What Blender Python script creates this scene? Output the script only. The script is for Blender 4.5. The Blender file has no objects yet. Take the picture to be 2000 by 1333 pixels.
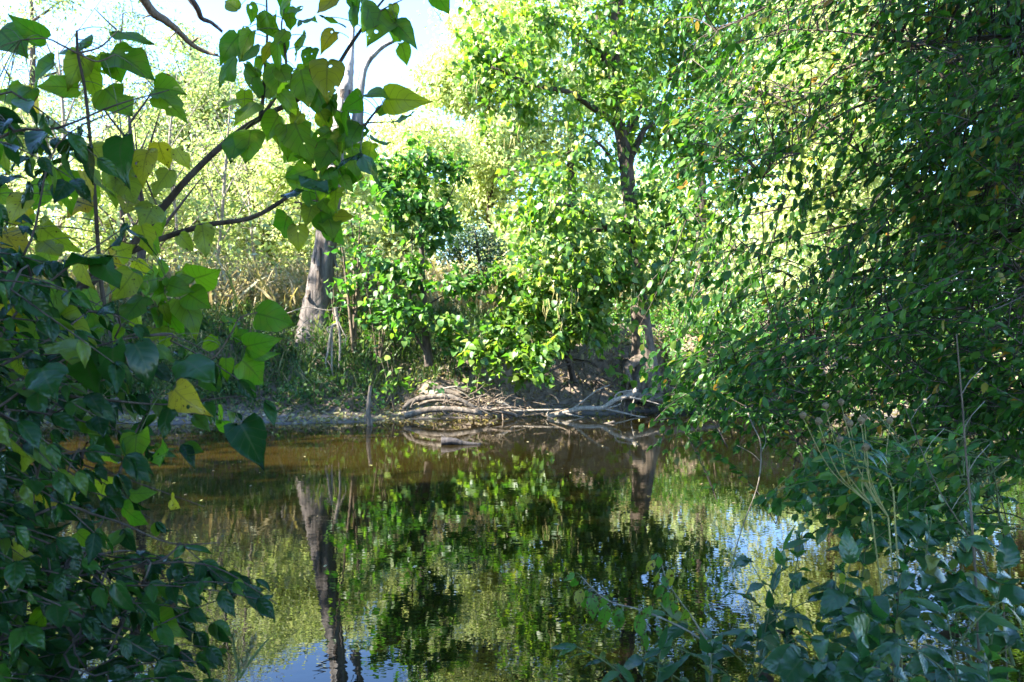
import bpy, math, random
import numpy as np
from mathutils import Vector, Matrix
R = math.radians
sc = bpy.context.scene
col = sc.collection

# ------------------------------------------------------------------ camera, sky, sun, exposure
EYE = 1.9          # eye height over the water, metres
FPX = 1555.0       # focal length in pixels of a 2000 px wide frame
cam = bpy.data.cameras.new('camera'); cam_o = bpy.data.objects.new('camera', cam); col.objects.link(cam_o)
cam_o.location = (0, 0, EYE); cam_o.rotation_euler = (R(90), 0, 0)
cam.sensor_width = 36; cam.lens = 36 * FPX / 2000; cam.clip_start = .05; cam.clip_end = 2000
cam.dof.use_dof = True; cam.dof.focus_distance = 5.0; cam.dof.aperture_fstop = 6.0
sc.camera = cam_o

SUN = Vector((-.76, -.22, .60)).normalized()     # towards the sun
elev = math.asin(SUN.z); azim = math.atan2(SUN.x, SUN.y)
w = bpy.data.worlds.new('World'); sc.world = w; w.use_nodes = True
nt = w.node_tree; bg = nt.nodes['Background']
sky = nt.nodes.new('ShaderNodeTexSky'); sky.sky_type = 'NISHITA'; sky.sun_disc = False
sky.sun_elevation = elev; sky.sun_rotation = azim; sky.air_density = .8; sky.dust_density = .0; sky.ozone_density = 5.5
nt.links.new(sky.outputs[0], bg.inputs[0]); bg.inputs[1].default_value = .13
sl = bpy.data.lights.new('sun', 'SUN'); sl.energy = 5.0; sl.angle = R(.5); sl.color = (1, .95, .86)
so = bpy.data.objects.new('sun', sl); col.objects.link(so); so.rotation_euler = (-SUN).to_track_quat('-Z', 'Y').to_euler()
so.location = SUN * 60
vs = sc.view_settings; vs.view_transform = 'Standard'; vs.look = 'None'; vs.gamma = 1; vs.use_curve_mapping = False
vs.exposure = 3.1
cy = sc.cycles
cy.max_bounces = 8; cy.diffuse_bounces = 3; cy.glossy_bounces = 3; cy.transmission_bounces = 4; cy.transparent_max_bounces = 8
cy.caustics_reflective = False; cy.caustics_refractive = False; cy.sample_clamp_indirect = 6

rng = np.random.default_rng(7)
A = lambda *v: np.array(v, dtype=float)
def P(px, py, Y):                    # a point seen at (px,py) of the 2000x1333 photo, Y metres ahead
    return A((px - 1000) / FPX * Y, Y, EYE - (py - 666) / FPX * Y)
def nz(v):
    v = np.asarray(v, float); return v / np.maximum(np.linalg.norm(v, axis=-1, keepdims=True), 1e-9)

# ------------------------------------------------------------------ materials
def mat(name):
    m = bpy.data.materials.new(name); m.use_nodes = True
    return m, m.node_tree.nodes, m.node_tree.links, m.node_tree.nodes['Principled BSDF']
def ramp(ns, stops):
    r = ns.new('ShaderNodeValToRGB'); e = r.color_ramp.elements
    e[0].position, e[0].color = stops[0][0], (*stops[0][1], 1)
    e[1].position, e[1].color = stops[-1][0], (*stops[-1][1], 1)
    for p, c in stops[1:-1]:
        n = e.new(p); n.color = (*c, 1)
    return r
def math_n(ns, ls, op, a, b=None):
    n = ns.new('ShaderNodeMath'); n.operation = op
    for i, v in enumerate((a, b)):
        if v is None: continue
        if hasattr(v, 'links'): ls.new(v, n.inputs[i])
        else: n.inputs[i].default_value = v
    return n.outputs[0]
def mix_c(ns, ls, fac, a, b, mode='MIX'):
    n = ns.new('ShaderNodeMix'); n.data_type = 'RGBA'; n.blend_type = mode
    for s, v in ((n.inputs[0], fac), (n.inputs[6], a), (n.inputs[7], b)):
        if hasattr(v, 'links'): ls.new(v, s)
        elif isinstance(v, (int, float)): s.default_value = v
        else: s.default_value = (*v, 1)
    return n.outputs[2]
def leaf_mat(name, stops, trans=(1.35, 1.7, .5), tf=.45, rough=.42, veins=False, blotch=0., spec=.5, brown=0., holes=False):
    m, ns, ls, b = mat(name)
    at = ns.new('ShaderNodeAttribute'); at.attribute_name = 'rnd'
    oi = ns.new('ShaderNodeObjectInfo')
    r = math_n(ns, ls, 'FRACT', math_n(ns, ls, 'ADD', at.outputs['Fac'], oi.outputs['Random']))
    cr = ramp(ns, stops); ls.new(r, cr.inputs[0]); c = cr.outputs[0]
    geo = ns.new('ShaderNodeNewGeometry')
    if blotch:
        nz_ = ns.new('ShaderNodeTexNoise'); nz_.inputs['Scale'].default_value = 22; nz_.inputs['Detail'].default_value = 3
        ls.new(geo.outputs['Position'], nz_.inputs['Vector'])
        f = ns.new('ShaderNodeMapRange'); f.inputs[1].default_value = .5; f.inputs[2].default_value = .75
        ls.new(nz_.outputs[0], f.inputs[0])
        c = mix_c(ns, ls, math_n(ns, ls, 'MULTIPLY', f.outputs[0], blotch), c, (.20, .19, .03))
    if brown:
        vo = ns.new('ShaderNodeTexNoise'); vo.inputs['Scale'].default_value = 90; vo.inputs['Detail'].default_value = 2
        ls.new(geo.outputs['Position'], vo.inputs['Vector'])
        f = ns.new('ShaderNodeMapRange'); f.inputs[1].default_value = .66 - brown * .1; f.inputs[2].default_value = .70 - brown * .1
        ls.new(vo.outputs[0], f.inputs[0])
        c = mix_c(ns, ls, f.outputs[0], c, (.06, .025, .01))
    tc = mix_c(ns, ls, 1.0, c, trans, 'MULTIPLY')
    if veins:
        uv = ns.new('ShaderNodeUVMap'); sep = ns.new('ShaderNodeSeparateXYZ'); ls.new(uv.outputs[0], sep.inputs[0])
        av = math_n(ns, ls, 'ABSOLUTE', sep.outputs[1])
        mid = math_n(ns, ls, 'LESS_THAN', av, .06)
        k = math_n(ns, ls, 'FRACT', math_n(ns, ls, 'MULTIPLY', math_n(ns, ls, 'SUBTRACT', sep.outputs[0], math_n(ns, ls, 'MULTIPLY', av, .28)), 5.5))
        lat = math_n(ns, ls, 'LESS_THAN', math_n(ns, ls, 'ABSOLUTE', math_n(ns, ls, 'SUBTRACT', k, .5)), .035)
        vn = math_n(ns, ls, 'MAXIMUM', mid, lat)
        dark = mix_c(ns, ls, 1.0, tc, (.35, .38, .3), 'MULTIPLY')
        tc = mix_c(ns, ls, math_n(ns, ls, 'MULTIPLY', vn, .8), tc, dark)
        light = mix_c(ns, ls, .5, c, (.16, .2, .06))
        c = mix_c(ns, ls, math_n(ns, ls, 'MULTIPLY', vn, .5), c, light)
        ne = ns.new('ShaderNodeTexNoise'); ne.inputs['Scale'].default_value = 16; ls.new(geo.outputs['Position'], ne.inputs['Vector'])
        ed = math_n(ns, ls, 'GREATER_THAN', math_n(ns, ls, 'ADD', av, math_n(ns, ls, 'MULTIPLY', ne.outputs[0], .9)), 1.52)      # browned margin here and there
        c = mix_c(ns, ls, ed, c, (.10, .055, .018)); tc = mix_c(ns, ls, ed, tc, (.12, .06, .015))
        bmp = ns.new('ShaderNodeBump'); bmp.inputs['Strength'].default_value = .5; bmp.inputs['Distance'].default_value = .002
        sw = math_n(ns, ls, 'ABSOLUTE', math_n(ns, ls, 'SUBTRACT', k, .5)); ls.new(sw, bmp.inputs['Height'])
        ls.new(bmp.outputs[0], b.inputs['Normal'])
    ls.new(c, b.inputs['Base Color']); b.inputs['Roughness'].default_value = rough
    b.inputs['Specular IOR Level'].default_value = spec
    t = ns.new('ShaderNodeBsdfTranslucent'); ls.new(tc, t.inputs[0])
    mx = ns.new('ShaderNodeMixShader'); mx.inputs[0].default_value = tf
    ls.new(b.outputs[0], mx.inputs[1]); ls.new(t.outputs[0], mx.inputs[2])
    fin = mx.outputs[0]
    if holes:                                     # small holes eaten by insects
        vo = ns.new('ShaderNodeTexVoronoi'); vo.inputs['Scale'].default_value = 42; ls.new(geo.outputs['Position'], vo.inputs['Vector'])
        sx = ns.new('ShaderNodeSeparateXYZ'); ls.new(vo.outputs['Color'], sx.inputs[0])
        hm = math_n(ns, ls, 'MULTIPLY', math_n(ns, ls, 'GREATER_THAN', sx.outputs[0], .86), math_n(ns, ls, 'LESS_THAN', vo.outputs['Distance'], math_n(ns, ls, 'MULTIPLY', sx.outputs[1], .30)))
        tr = ns.new('ShaderNodeBsdfTransparent'); m2 = ns.new('ShaderNodeMixShader'); ls.new(hm, m2.inputs[0]); ls.new(fin, m2.inputs[1]); ls.new(tr.outputs[0], m2.inputs[2]); fin = m2.outputs[0]
    ls.new(fin, ns['Material Output'].inputs[0])
    return m
def bark_mat(name, c1, c2, scale=9, c3=None, stretch=.25, bump=.6, up=None):
    m, ns, ls, b = mat(name)
    tcn = ns.new('ShaderNodeTexCoord'); mp = ns.new('ShaderNodeMapping'); mp.inputs['Scale'].default_value = (1, 1, stretch)
    ls.new(tcn.outputs['Object'], mp.inputs[0])
    n1 = ns.new('ShaderNodeTexNoise'); n1.inputs['Scale'].default_value = scale; n1.inputs['Detail'].default_value = 8; n1.inputs['Roughness'].default_value = .65
    ls.new(mp.outputs[0], n1.inputs['Vector'])
    st = [(.35, c1), (.65, c2)] + ([(.78, c3)] if c3 else [])
    cr = ramp(ns, st); ls.new(n1.outputs[0], cr.inputs[0]); cc_ = cr.outputs[0]
    if up:                                        # above a height bark is lost, or its colour darkened to paint shade
        sp_ = ns.new('ShaderNodeSeparateXYZ'); ls.new(tcn.outputs['Object'], sp_.inputs[0]); cu = ramp(ns, [(.35, up[2]), (.65, up[3])]); ls.new(n1.outputs[0], cu.inputs[0])
        zz = math_n(ns, ls, 'ADD', sp_.outputs[2], math_n(ns, ls, 'MULTIPLY', n1.outputs[0], 2.5)); mr = ns.new('ShaderNodeMapRange'); mr.inputs[1].default_value = up[0]; mr.inputs[2].default_value = up[1]; ls.new(zz, mr.inputs[0])
        cc_ = mix_c(ns, ls, mr.outputs[0], cc_, cu.outputs[0])
    ls.new(cc_, b.inputs['Base Color'])
    bp = ns.new('ShaderNodeBump'); bp.inputs['Strength'].default_value = bump; bp.inputs['Distance'].default_value = .06
    ls.new(n1.outputs[0], bp.inputs['Height']); ls.new(bp.outputs[0], b.inputs['Normal'])
    b.inputs['Roughness'].default_value = .9; b.inputs['Specular IOR Level'].default_value = .2
    return m
M = {}
M['catalpa'] = leaf_mat('catalpa_leaf', [(0, (.045, .115, .025)), (.35, (.085, .17, .03)), (.72, (.155, .235, .04)), (.95, (.21, .26, .04)), (1, (.32, .27, .05))], tf=.48, rough=.42)
M['catalpa_near'] = leaf_mat('catalpa_leaf_near', [(0, (.055, .15, .015)), (.4, (.105, .21, .018)), (.75, (.16, .25, .02)), (.95, (.22, .25, .022)), (1, (.36, .25, .02))], trans=(1.45, 1.7, .4), tf=.7, rough=.34, spec=.3, veins=True, blotch=.5, holes=True)
M['yellow_near'] = leaf_mat('yellowing_and_backlit_leaf_near', [(0, (.20, .24, .025)), (.6, (.32, .28, .025)), (1, (.46, .28, .02))], tf=.55, rough=.4, veins=True, blotch=.3, brown=.12, holes=True)
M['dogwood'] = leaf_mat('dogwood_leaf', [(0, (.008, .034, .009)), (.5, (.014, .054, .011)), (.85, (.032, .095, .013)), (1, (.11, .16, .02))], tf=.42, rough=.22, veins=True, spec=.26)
M['shrub'] = leaf_mat('shrub_leaf', [(0, (.022, .075, .015)), (.5, (.045, .125, .02)), (.88, (.09, .18, .028)), (.97, (.2, .21, .03)), (1, (.3, .14, .02))], tf=.45, rough=.34, spec=.25)
M['herb'] = leaf_mat('herb_leaf', [(0, (.018, .06, .022)), (.6, (.032, .092, .028)), (.93, (.06, .13, .028)), (1, (.24, .22, .04))], tf=.38, rough=.24, veins=True, spec=.5)
M['spotted'] = leaf_mat('spotted_leaf', [(0, (.05, .14, .015)), (.6, (.08, .18, .018)), (1, (.3, .24, .03))], tf=.5, rough=.42, veins=True, brown=.8)
M['wilted'] = leaf_mat('wilted_leaf', [(0, (.025, .016, .010)), (1, (.075, .045, .024))], tf=.15, rough=.8)
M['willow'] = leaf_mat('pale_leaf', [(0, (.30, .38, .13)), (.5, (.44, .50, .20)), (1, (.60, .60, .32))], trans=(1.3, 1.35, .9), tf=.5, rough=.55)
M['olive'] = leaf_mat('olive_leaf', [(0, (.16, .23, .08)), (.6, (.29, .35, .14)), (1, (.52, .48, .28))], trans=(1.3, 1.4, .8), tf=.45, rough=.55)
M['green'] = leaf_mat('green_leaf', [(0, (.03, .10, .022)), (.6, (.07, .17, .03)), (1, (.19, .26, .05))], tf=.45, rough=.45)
M['cedar'] = leaf_mat('blue_green_leaf', [(0, (.03, .065, .045)), (1, (.055, .10, .06))], tf=.2, rough=.6)
M['weed'] = leaf_mat('weed_leaf', [(0, (.022, .06, .018)), (.6, (.042, .10, .025)), (1, (.10, .14, .035))], tf=.35, rough=.55, spec=.25)
M['dry'] = leaf_mat('dry_leaf', [(0, (.22, .18, .09)), (.4, (.36, .30, .16)), (.7, (.28, .26, .08)), (.85, (.14, .19, .05)), (1, (.5, .44, .30))], tf=.35, rough=.75, trans=(1.2, 1.1, .8))
M['grass'] = leaf_mat('grass_blade', [(0, (.04, .08, .025)), (.6, (.08, .13, .04)), (1, (.22, .19, .09))], tf=.35, rough=.5, spec=.3)
M['bark'] = bark_mat('brown_bark', (.035, .026, .02), (.11, .085, .065), 14)
M['bark_root'] = bark_mat('flaky_bark', (.06, .045, .032), (.22, .17, .125), 9, (.38, .31, .235), up=(1.2, 4.8, (.03, .024, .018), (.10, .075, .055)))  # darker colour higher up paints in the shade on the upper trunk
M['twig'] = bark_mat('twig_bark', (.07, .05, .035), (.20, .15, .10), 30)
M['twig_red'] = bark_mat('reddish_twig', (.06, .03, .022), (.14, .075, .05), 40)
M['twig_pale'] = bark_mat('pale_twig', (.15, .12, .09), (.34, .29, .225), 30)
M['snag'] = bark_mat('weathered_wood', (.05, .04, .034), (.17, .145, .125), 6, (.36, .33, .31), .12, 1.0, up=(4.5, 7.5, (.09, .075, .062), (.36, .33, .30)))
M['drift'] = bark_mat('driftwood', (.04, .032, .024), (.20, .16, .12), 9, (.40, .34, .26), .5, 1.0)
M['wetwood'] = bark_mat('wet_wood', (.02, .018, .016), (.07, .06, .055), 12)
M['stem'] = bark_mat('green_stem', (.08, .10, .04), (.16, .18, .07), 40)
M['pod'] = bark_mat('seed_pod', (.20, .19, .06), (.36, .31, .12), 20)
M['pod_brown'] = bark_mat('dry_pod', (.12, .08, .04), (.26, .19, .10), 20)
# ground: earth, leaf litter and mud
m, ns, ls, b = mat('ground'); M['ground'] = m
g = ns.new('ShaderNodeNewGeometry')
n1 = ns.new('ShaderNodeTexNoise'); n1.inputs['Scale'].default_value = .9; n1.inputs['Detail'].default_value = 10; n1.inputs['Roughness'].default_value = .7
n2 = ns.new('ShaderNodeTexNoise'); n2.inputs['Scale'].default_value = 9; n2.inputs['Detail'].default_value = 8
for n in (n1, n2): ls.new(g.outputs['Position'], n.inputs['Vector'])
c1 = ramp(ns, [(.3, (.075, .055, .04)), (.5, (.15, .115, .085)), (.7, (.24, .19, .145))]); ls.new(n1.outputs[0], c1.inputs[0])
c2 = ramp(ns, [(.35, (.55, .52, .5)), (.65, (1.15, 1.1, 1.05))]); ls.new(n2.outputs[0], c2.inputs[0])
cc = mix_c(ns, ls, 1., c1.outputs[0], c2.outputs[0], 'MULTIPLY')
sp = ns.new('ShaderNodeSeparateXYZ'); ls.new(g.outputs['Position'], sp.inputs[0])
wet = ns.new('ShaderNodeMapRange'); wet.inputs[1].default_value = .02; wet.inputs[2].default_value = .30; ls.new(sp.outputs[2], wet.inputs[0])
cw = mix_c(ns, ls, wet.outputs[0], (.075, .062, .055), cc)
ls.new(cw, b.inputs['Base Color'])
rr = ns.new('ShaderNodeMapRange'); rr.inputs[3].default_value = .45; rr.inputs[4].default_value = .95; ls.new(wet.outputs[0], rr.inputs[0]); ls.new(rr.outputs[0], b.inputs['Roughness'])
bp = ns.new('ShaderNodeBump'); bp.inputs['Strength'].default_value = .8; bp.inputs['Distance'].default_value = .06
ls.new(n2.outputs[0], bp.inputs['Height']); ls.new(bp.outputs[0], b.inputs['Normal'])
# water: murky, still, faint ripples
m, ns, ls, b = mat('water'); M['water'] = m
g = ns.new('ShaderNodeNewGeometry'); mp = ns.new('ShaderNodeMapping'); mp.inputs['Scale'].default_value = (1, 1.6, 1); ls.new(g.outputs['Position'], mp.inputs[0])
n1 = ns.new('ShaderNodeTexNoise'); n1.inputs['Scale'].default_value = 5.0; n1.inputs['Detail'].default_value = 2
n3 = ns.new('ShaderNodeTexNoise'); n3.inputs['Scale'].default_value = 14; n3.inputs['Detail'].default_value = 1
for n in (n1, n3): ls.new(mp.outputs[0], n.inputs['Vector'])
h = math_n(ns, ls, 'ADD', n1.outputs[0], math_n(ns, ls, 'MULTIPLY', n3.outputs[0], .2))
bp = ns.new('ShaderNodeBump'); bp.inputs['Strength'].default_value = 1; bp.inputs['Distance'].default_value = .0006
ls.new(h, bp.inputs['Height']); ls.new(bp.outputs[0], b.inputs['Normal'])
n4 = ns.new('ShaderNodeTexNoise'); n4.inputs['Scale'].default_value = .35; ls.new(g.outputs['Position'], n4.inputs['Vector'])
cr = ramp(ns, [(.3, (.0045, .0040, .0012)), (.7, (.0075, .0058, .0015))]); ls.new(n4.outputs[0], cr.inputs[0])
sp = ns.new('ShaderNodeSeparateXYZ'); ls.new(g.outputs['Position'], sp.inputs[0]); mr = ns.new('ShaderNodeMapRange'); mr.inputs[1].default_value = 8.5; mr.inputs[2].default_value = 12; ls.new(sp.outputs[1], mr.inputs[0])
mx_ = ns.new('ShaderNodeMapRange'); mx_.inputs[1].default_value = .5; mx_.inputs[2].default_value = -3.5; ls.new(sp.outputs[0], mx_.inputs[0])
cs = mix_c(ns, ls, math_n(ns, ls, 'MULTIPLY', mr.outputs[0], mx_.outputs[0]), cr.outputs[0], (.021, .013, .0024)); ls.new(cs, b.inputs['Base Color'])      # brown silt over the far left shallows, brightened to paint in sunlit streaks
b.inputs['Roughness'].default_value = .01; b.inputs['IOR'].default_value = 1.42

# ------------------------------------------------------------------ mesh building
class MB:
    def __init__(s): s.v, s.t, s.uv, s.r, s.n = [], [], [], [], 0
    def add(s, v, t, uv=None, r=0.):
        v = np.asarray(v, float); s.v.append(v); s.t.append(np.asarray(t, int) + s.n); s.n += len(v)
        s.uv.append(np.zeros((len(v), 2)) if uv is None else uv)
        s.r.append(np.broadcast_to(np.asarray(r, float), (len(v),)))
    def mesh(s, name, material, origin=(0, 0, 0), smooth=True):
        v = np.concatenate(s.v) - np.asarray(origin); t = np.concatenate(s.t); uv = np.concatenate(s.uv); r = np.concatenate(s.r)
        me = bpy.data.meshes.new(name)
        me.vertices.add(len(v)); me.vertices.foreach_set('co', v.astype(np.float32).ravel())
        me.loops.add(t.size); me.loops.foreach_set('vertex_index', t.astype(np.int32).ravel())
        me.polygons.add(len(t)); me.polygons.foreach_set('loop_start', np.arange(0, t.size, 3, dtype=np.int32))
        me.polygons.foreach_set('use_smooth', np.full(len(t), smooth))
        u = me.uv_layers.new(name='UVMap'); u.data.foreach_set('uv', uv[t.ravel()].astype(np.float32).ravel())
        a = me.attributes.new('rnd', 'FLOAT', 'POINT'); a.data.foreach_set('value', r.astype(np.float32))
        me.update(calc_edges=True); me.materials.append(material)
        return me
    def build(s, name, material, parent=None, origin=(0, 0, 0), kind=None, smooth=True):
        if not s.v: return None
        o = bpy.data.objects.new(name, s.mesh(name, material, origin, smooth)); col.objects.link(o)
        if parent is not None: o.parent = parent
        else: o.location = origin
        if kind: o['kind'] = kind
        return o
def tag(o, label=None, cat=None, group=None, kind=None):
    for k, v in (('label', label), ('category', cat), ('group', group), ('kind', kind)):
        if v: o[k] = v
    return o
def thing(name, label, cat, loc, group=None):
    o = bpy.data.objects.new(name, None); col.objects.link(o); o.location = Vector(loc); o.empty_display_size = .1
    return tag(o, label, cat, group)
def smooth_path(pts, n=4):                       # Catmull-Rom through the points
    p = np.asarray(pts, float)
    if len(p) < 3: return p
    e = np.vstack([2 * p[0] - p[1], p, 2 * p[-1] - p[-2]]); out = []
    for i in range(1, len(e) - 2):
        for t in np.linspace(0, 1, n, endpoint=False):
            a, b_, c, d = e[i - 1], e[i], e[i + 1], e[i + 2]
            out.append(.5 * (2 * b_ + (c - a) * t + (2 * a - 5 * b_ + 4 * c - d) * t * t + (3 * b_ - a - 3 * c + d) * t ** 3))
    out.append(p[-1]); return np.array(out)
def tube(mb, pts, r0, r1=None, sides=5, r=0., rough=0., cap=True, power=1.):
    p = np.asarray(pts, float); n = len(p)
    if r1 is None: r1 = r0
    rad = np.interp(np.linspace(0, 1, n), np.linspace(0, 1, len(r0)), r0) if np.ndim(r0) else r0 + (r1 - r0) * np.linspace(0, 1, n) ** power
    d = nz(np.gradient(p, axis=0)); ref = A(0, 0, 1) if abs(d[0][2]) < .9 else A(1, 0, 0)
    u = nz(np.cross(d, ref)); 
    for i in range(1, n):                         # keep the frame from twisting
        ui = u[i - 1] - d[i] * (u[i - 1] @ d[i]); u[i] = ui / max(np.linalg.norm(ui), 1e-9)
    w_ = np.cross(d, u); a = np.linspace(0, 2 * math.pi, sides, endpoint=False)
    k = np.broadcast_to(rad, (n,))[:, None] * np.ones(sides)
    if rough: 
        ph = rng.uniform(0, 6.28, 4); z = np.linspace(0, 1, n)[:, None]
        k = k * (1 + rough * (.5 * np.sin(3 * a + ph[0] + 3 * z) + .35 * np.sin(5 * a + ph[1] - 4 * z) + .5 * rng.normal(size=(n, sides)) * .6))
    v = p[:, None] + k[..., None] * (np.cos(a)[None, :, None] * u[:, None] + np.sin(a)[None, :, None] * w_[:, None])
    if rough >= .12: v[-1] += d[-1] * (rng.uniform(-1, 2.2, (sides, 1)) * rad[-1])          # splintered end
    v = v.reshape(-1, 3); T = []
    for i in range(n - 1):
        for j in range(sides):
            q = (j + 1) % sides; b0, b1 = i * sides, (i + 1) * sides
            T += [(b0 + j, b0 + q, b1 + q), (b0 + j, b1 + q, b1 + j)]
    if cap:
        v = np.vstack([v, p[-1][None]]); e = len(v) - 1; b1 = (n - 1) * sides
        T += [(b1 + j, b1 + (j + 1) % sides, e) for j in range(sides)]
    mb.add(v, T, r=r)
# fast batch of thin 3-sided twigs (S -> C -> T, quadratic curve)
def twigs(mb, S, C, T_, r0, r1, seg=4, sides=3):
    S, C, T_ = map(np.asarray, (S, C, T_)); n = len(S)
    if not n: return
    t = np.linspace(0, 1, seg + 1)[None, :, None]
    p = (1 - t) ** 2 * S[:, None] + 2 * t * (1 - t) * C[:, None] + t * t * T_[:, None]
    d = nz(np.gradient(p, axis=1)); ref = np.where(np.abs(d[..., 2:3]) < .9, A(0, 0, 1), A(1, 0, 0))
    u = nz(np.cross(d, ref)); w_ = np.cross(d, u)
    rad = np.asarray(r0).reshape(-1, 1) * (1 - t[..., 0]) + np.asarray(r1).reshape(-1, 1) * t[..., 0]
    a = np.linspace(0, 2 * math.pi, sides, endpoint=False)
    v = p[:, :, None] + rad[:, :, None, None] * (np.cos(a)[:, None] * u[:, :, None] + np.sin(a)[:, None] * w_[:, :, None])
    base = []
    for i in range(seg):
        for j in range(sides):
            q = (j + 1) % sides
            base += [(i * sides + j, i * sides + q, (i + 1) * sides + q), (i * sides + j, (i + 1) * sides + q, (i + 1) * sides + j)]
    base = np.array(base); k = (seg + 1) * sides
    mb.add(v.reshape(-1, 3), (base[None] + (np.arange(n) * k)[:, None, None]).reshape(-1, 3))
    return p
# leaf shapes: unit length along +x, normal +z
OUT = {
 'heart': [(-.01, .06), (-.055, .20), (.03, .335), (.20, .40), (.40, .385), (.60, .29), (.80, .125), (1, 0)],
 'heart_far': [(-.03, .18), (.08, .36), (.36, .38), (.70, .19), (1, 0)],
 'oval': [(0, .02), (.08, .13), (.22, .24), (.40, .29), (.58, .26), (.74, .17), (.88, .07), (1, 0)],
 'oval_far': [(0, .03), (.28, .265), (.66, .235), (1, 0)],
 'broad': [(-.03, .08), (-.08, .28), (.05, .46), (.28, .50), (.50, .43), (.72, .28), (.88, .12), (1, 0)],
 'lance': [(0, .02), (.12, .10), (.3, .16), (.5, .155), (.72, .10), (.88, .045), (1, 0)],
 'serrate': [(0, .03), (.07, .17), (.13, .2), (.17, .27), (.25, .28), (.29, .33), (.38, .31), (.43, .34), (.52, .29), (.57, .30), (.66, .22), (.71, .22), (.8, .13), (.85, .12), (1, 0)],
 'leaflet': [(0, .05), (.45, .27), (1, 0)],
 'blade': [(0, .03), (.35, .03), (.7, .022), (1, 0)],
 'scrap': [(0, .1), (.2, .4), (.5, .3), (.8, .38), (1, .05)],
}
def leaf_shape(kind, fold=.15, curl=.2, wave=.05, seed=0, nib=0.):
    q = np.random.default_rng(seed); o = np.array(OUT[kind]); n = len(o)
    L = o.copy(); Rr = o.copy(); Rr[:, 1] *= -1
    if nib:                                       # insect damage along the margin
        for side in (L, Rr):
            for i in range(2, n - 1):
                if q.random() < nib: side[i, 1] *= q.uniform(.45, .85)
    mid = np.stack([np.maximum(o[:, 0], 0), np.zeros(n)], 1); rows = [mid, L, Rr]; e = [0., 1., -1.]
    if kind in ('heart', 'oval', 'broad'):        # one more row of vertices lets the near blades cup and buckle
        rows = [mid, mid * .45 + L * .55, mid * .45 + Rr * .55, L, Rr]; e = [0., .55, -.55, 1., -1.]
    xy = np.concatenate(rows); ev = np.repeat(e, n); x, y = xy[:, 0], xy[:, 1]; ay = np.abs(y)
    ph = q.uniform(0, 6.28, 4); cup = q.uniform(-.10, .12)
    z = fold * ay - curl * x * x + wave * np.sin(x * 7 + ph[0]) * ay * 3 + wave * .5 * np.sin(x * 4 + ph[1]) + cup * np.sin(np.abs(ev) * math.pi) * .5 + wave * .5 * np.abs(ev) ** 2 * np.sin(x * 11 + ph[2] + np.sign(ev) * ph[3])
    v = np.stack([x - .25 * abs(curl) * x * x, y + q.uniform(-.10, .10) * x * x, z], 1); T = []
    def strip(a, b, flip):
        for i in range(n - 1):
            t1, t2 = (a + i, a + i + 1, b + i + 1), (a + i, b + i + 1, b + i)
            T.append(t1[::-1] if flip else t1); T.append(t2[::-1] if flip else t2)
    if len(rows) == 3: strip(0, n, False); strip(0, 2 * n, True)
    else: strip(0, n, False); strip(n, 3 * n, False); strip(0, 2 * n, True); strip(2 * n, 4 * n, True)
    T = np.array(T); ok = np.linalg.norm(np.cross(v[T[:, 1]] - v[T[:, 0]], v[T[:, 2]] - v[T[:, 0]]), axis=1) > 1e-7
    return v, T[ok], np.stack([x, ev], 1)
def shapes(kind, k=6, seed=1, fold=(.0, .4), curl=(-.05, .5), wave=.06, nib=0.):
    q = np.random.default_rng(seed)
    out = []
    for _ in range(k):
        v, t, uv = leaf_shape(kind, q.uniform(*fold), q.uniform(*curl), wave * q.uniform(.3, 1.4), int(q.integers(1e6)), nib)
        out.append((v * A(1, q.uniform(.74, 1.02), 1), t, uv))
    return out
SH = {'heart': shapes('heart', 24, 3, (-.16, .32), (-.15, .65), .06, .05), 'heart_far': shapes('heart_far', 8, 4, (-.05, .35), (.0, .5), .05),
      'oval': shapes('oval', 8, 5, (.05, .45), (-.05, .5), .05), 'oval_far': shapes('oval_far', 8, 6, (.05, .4), (0, .4), .04),
      'broad': shapes('broad', 6, 7, (-.1, .3), (0, .4), .08, .05), 'lance': shapes('lance', 6, 8, (.05, .4), (0, .7), .04),
      'serrate': shapes('serrate', 8, 9, (.0, .35), (0, .6), .07), 'leaflet': shapes('leaflet', 6, 10, (.05, .45), (0, .35), .03),
      'blade': shapes('blade', 6, 11, (.1, .3), (.2, 1.1), .02), 'scrap': shapes('scrap', 6, 12, (-.3, .8), (-.4, 1.2), .2)}
def small_leaf(seed):                           # far leaves: two folded triangles
    q = np.random.default_rng(seed); f = q.uniform(.03, .14); c = q.uniform(0, .25); wd = q.uniform(.24, .34); m_ = q.uniform(.35, .5)
    return np.array([(0, 0, 0), (m_, wd, f), (1, 0, -c), (m_ + .05, -wd, f)]), np.array([(0, 2, 1), (0, 3, 2)]), np.array([(0, 0), (.4, 1), (1, 0), (.4, -1.)])
SH['leaflet'] = [small_leaf(i) for i in range(8)]
MESHES = {}
def frames(d, n):
    X = nz(d); Z = nz(n - (n * X).sum(-1, keepdims=True) * X); Y = np.cross(Z, X); return X, Y, Z
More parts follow.
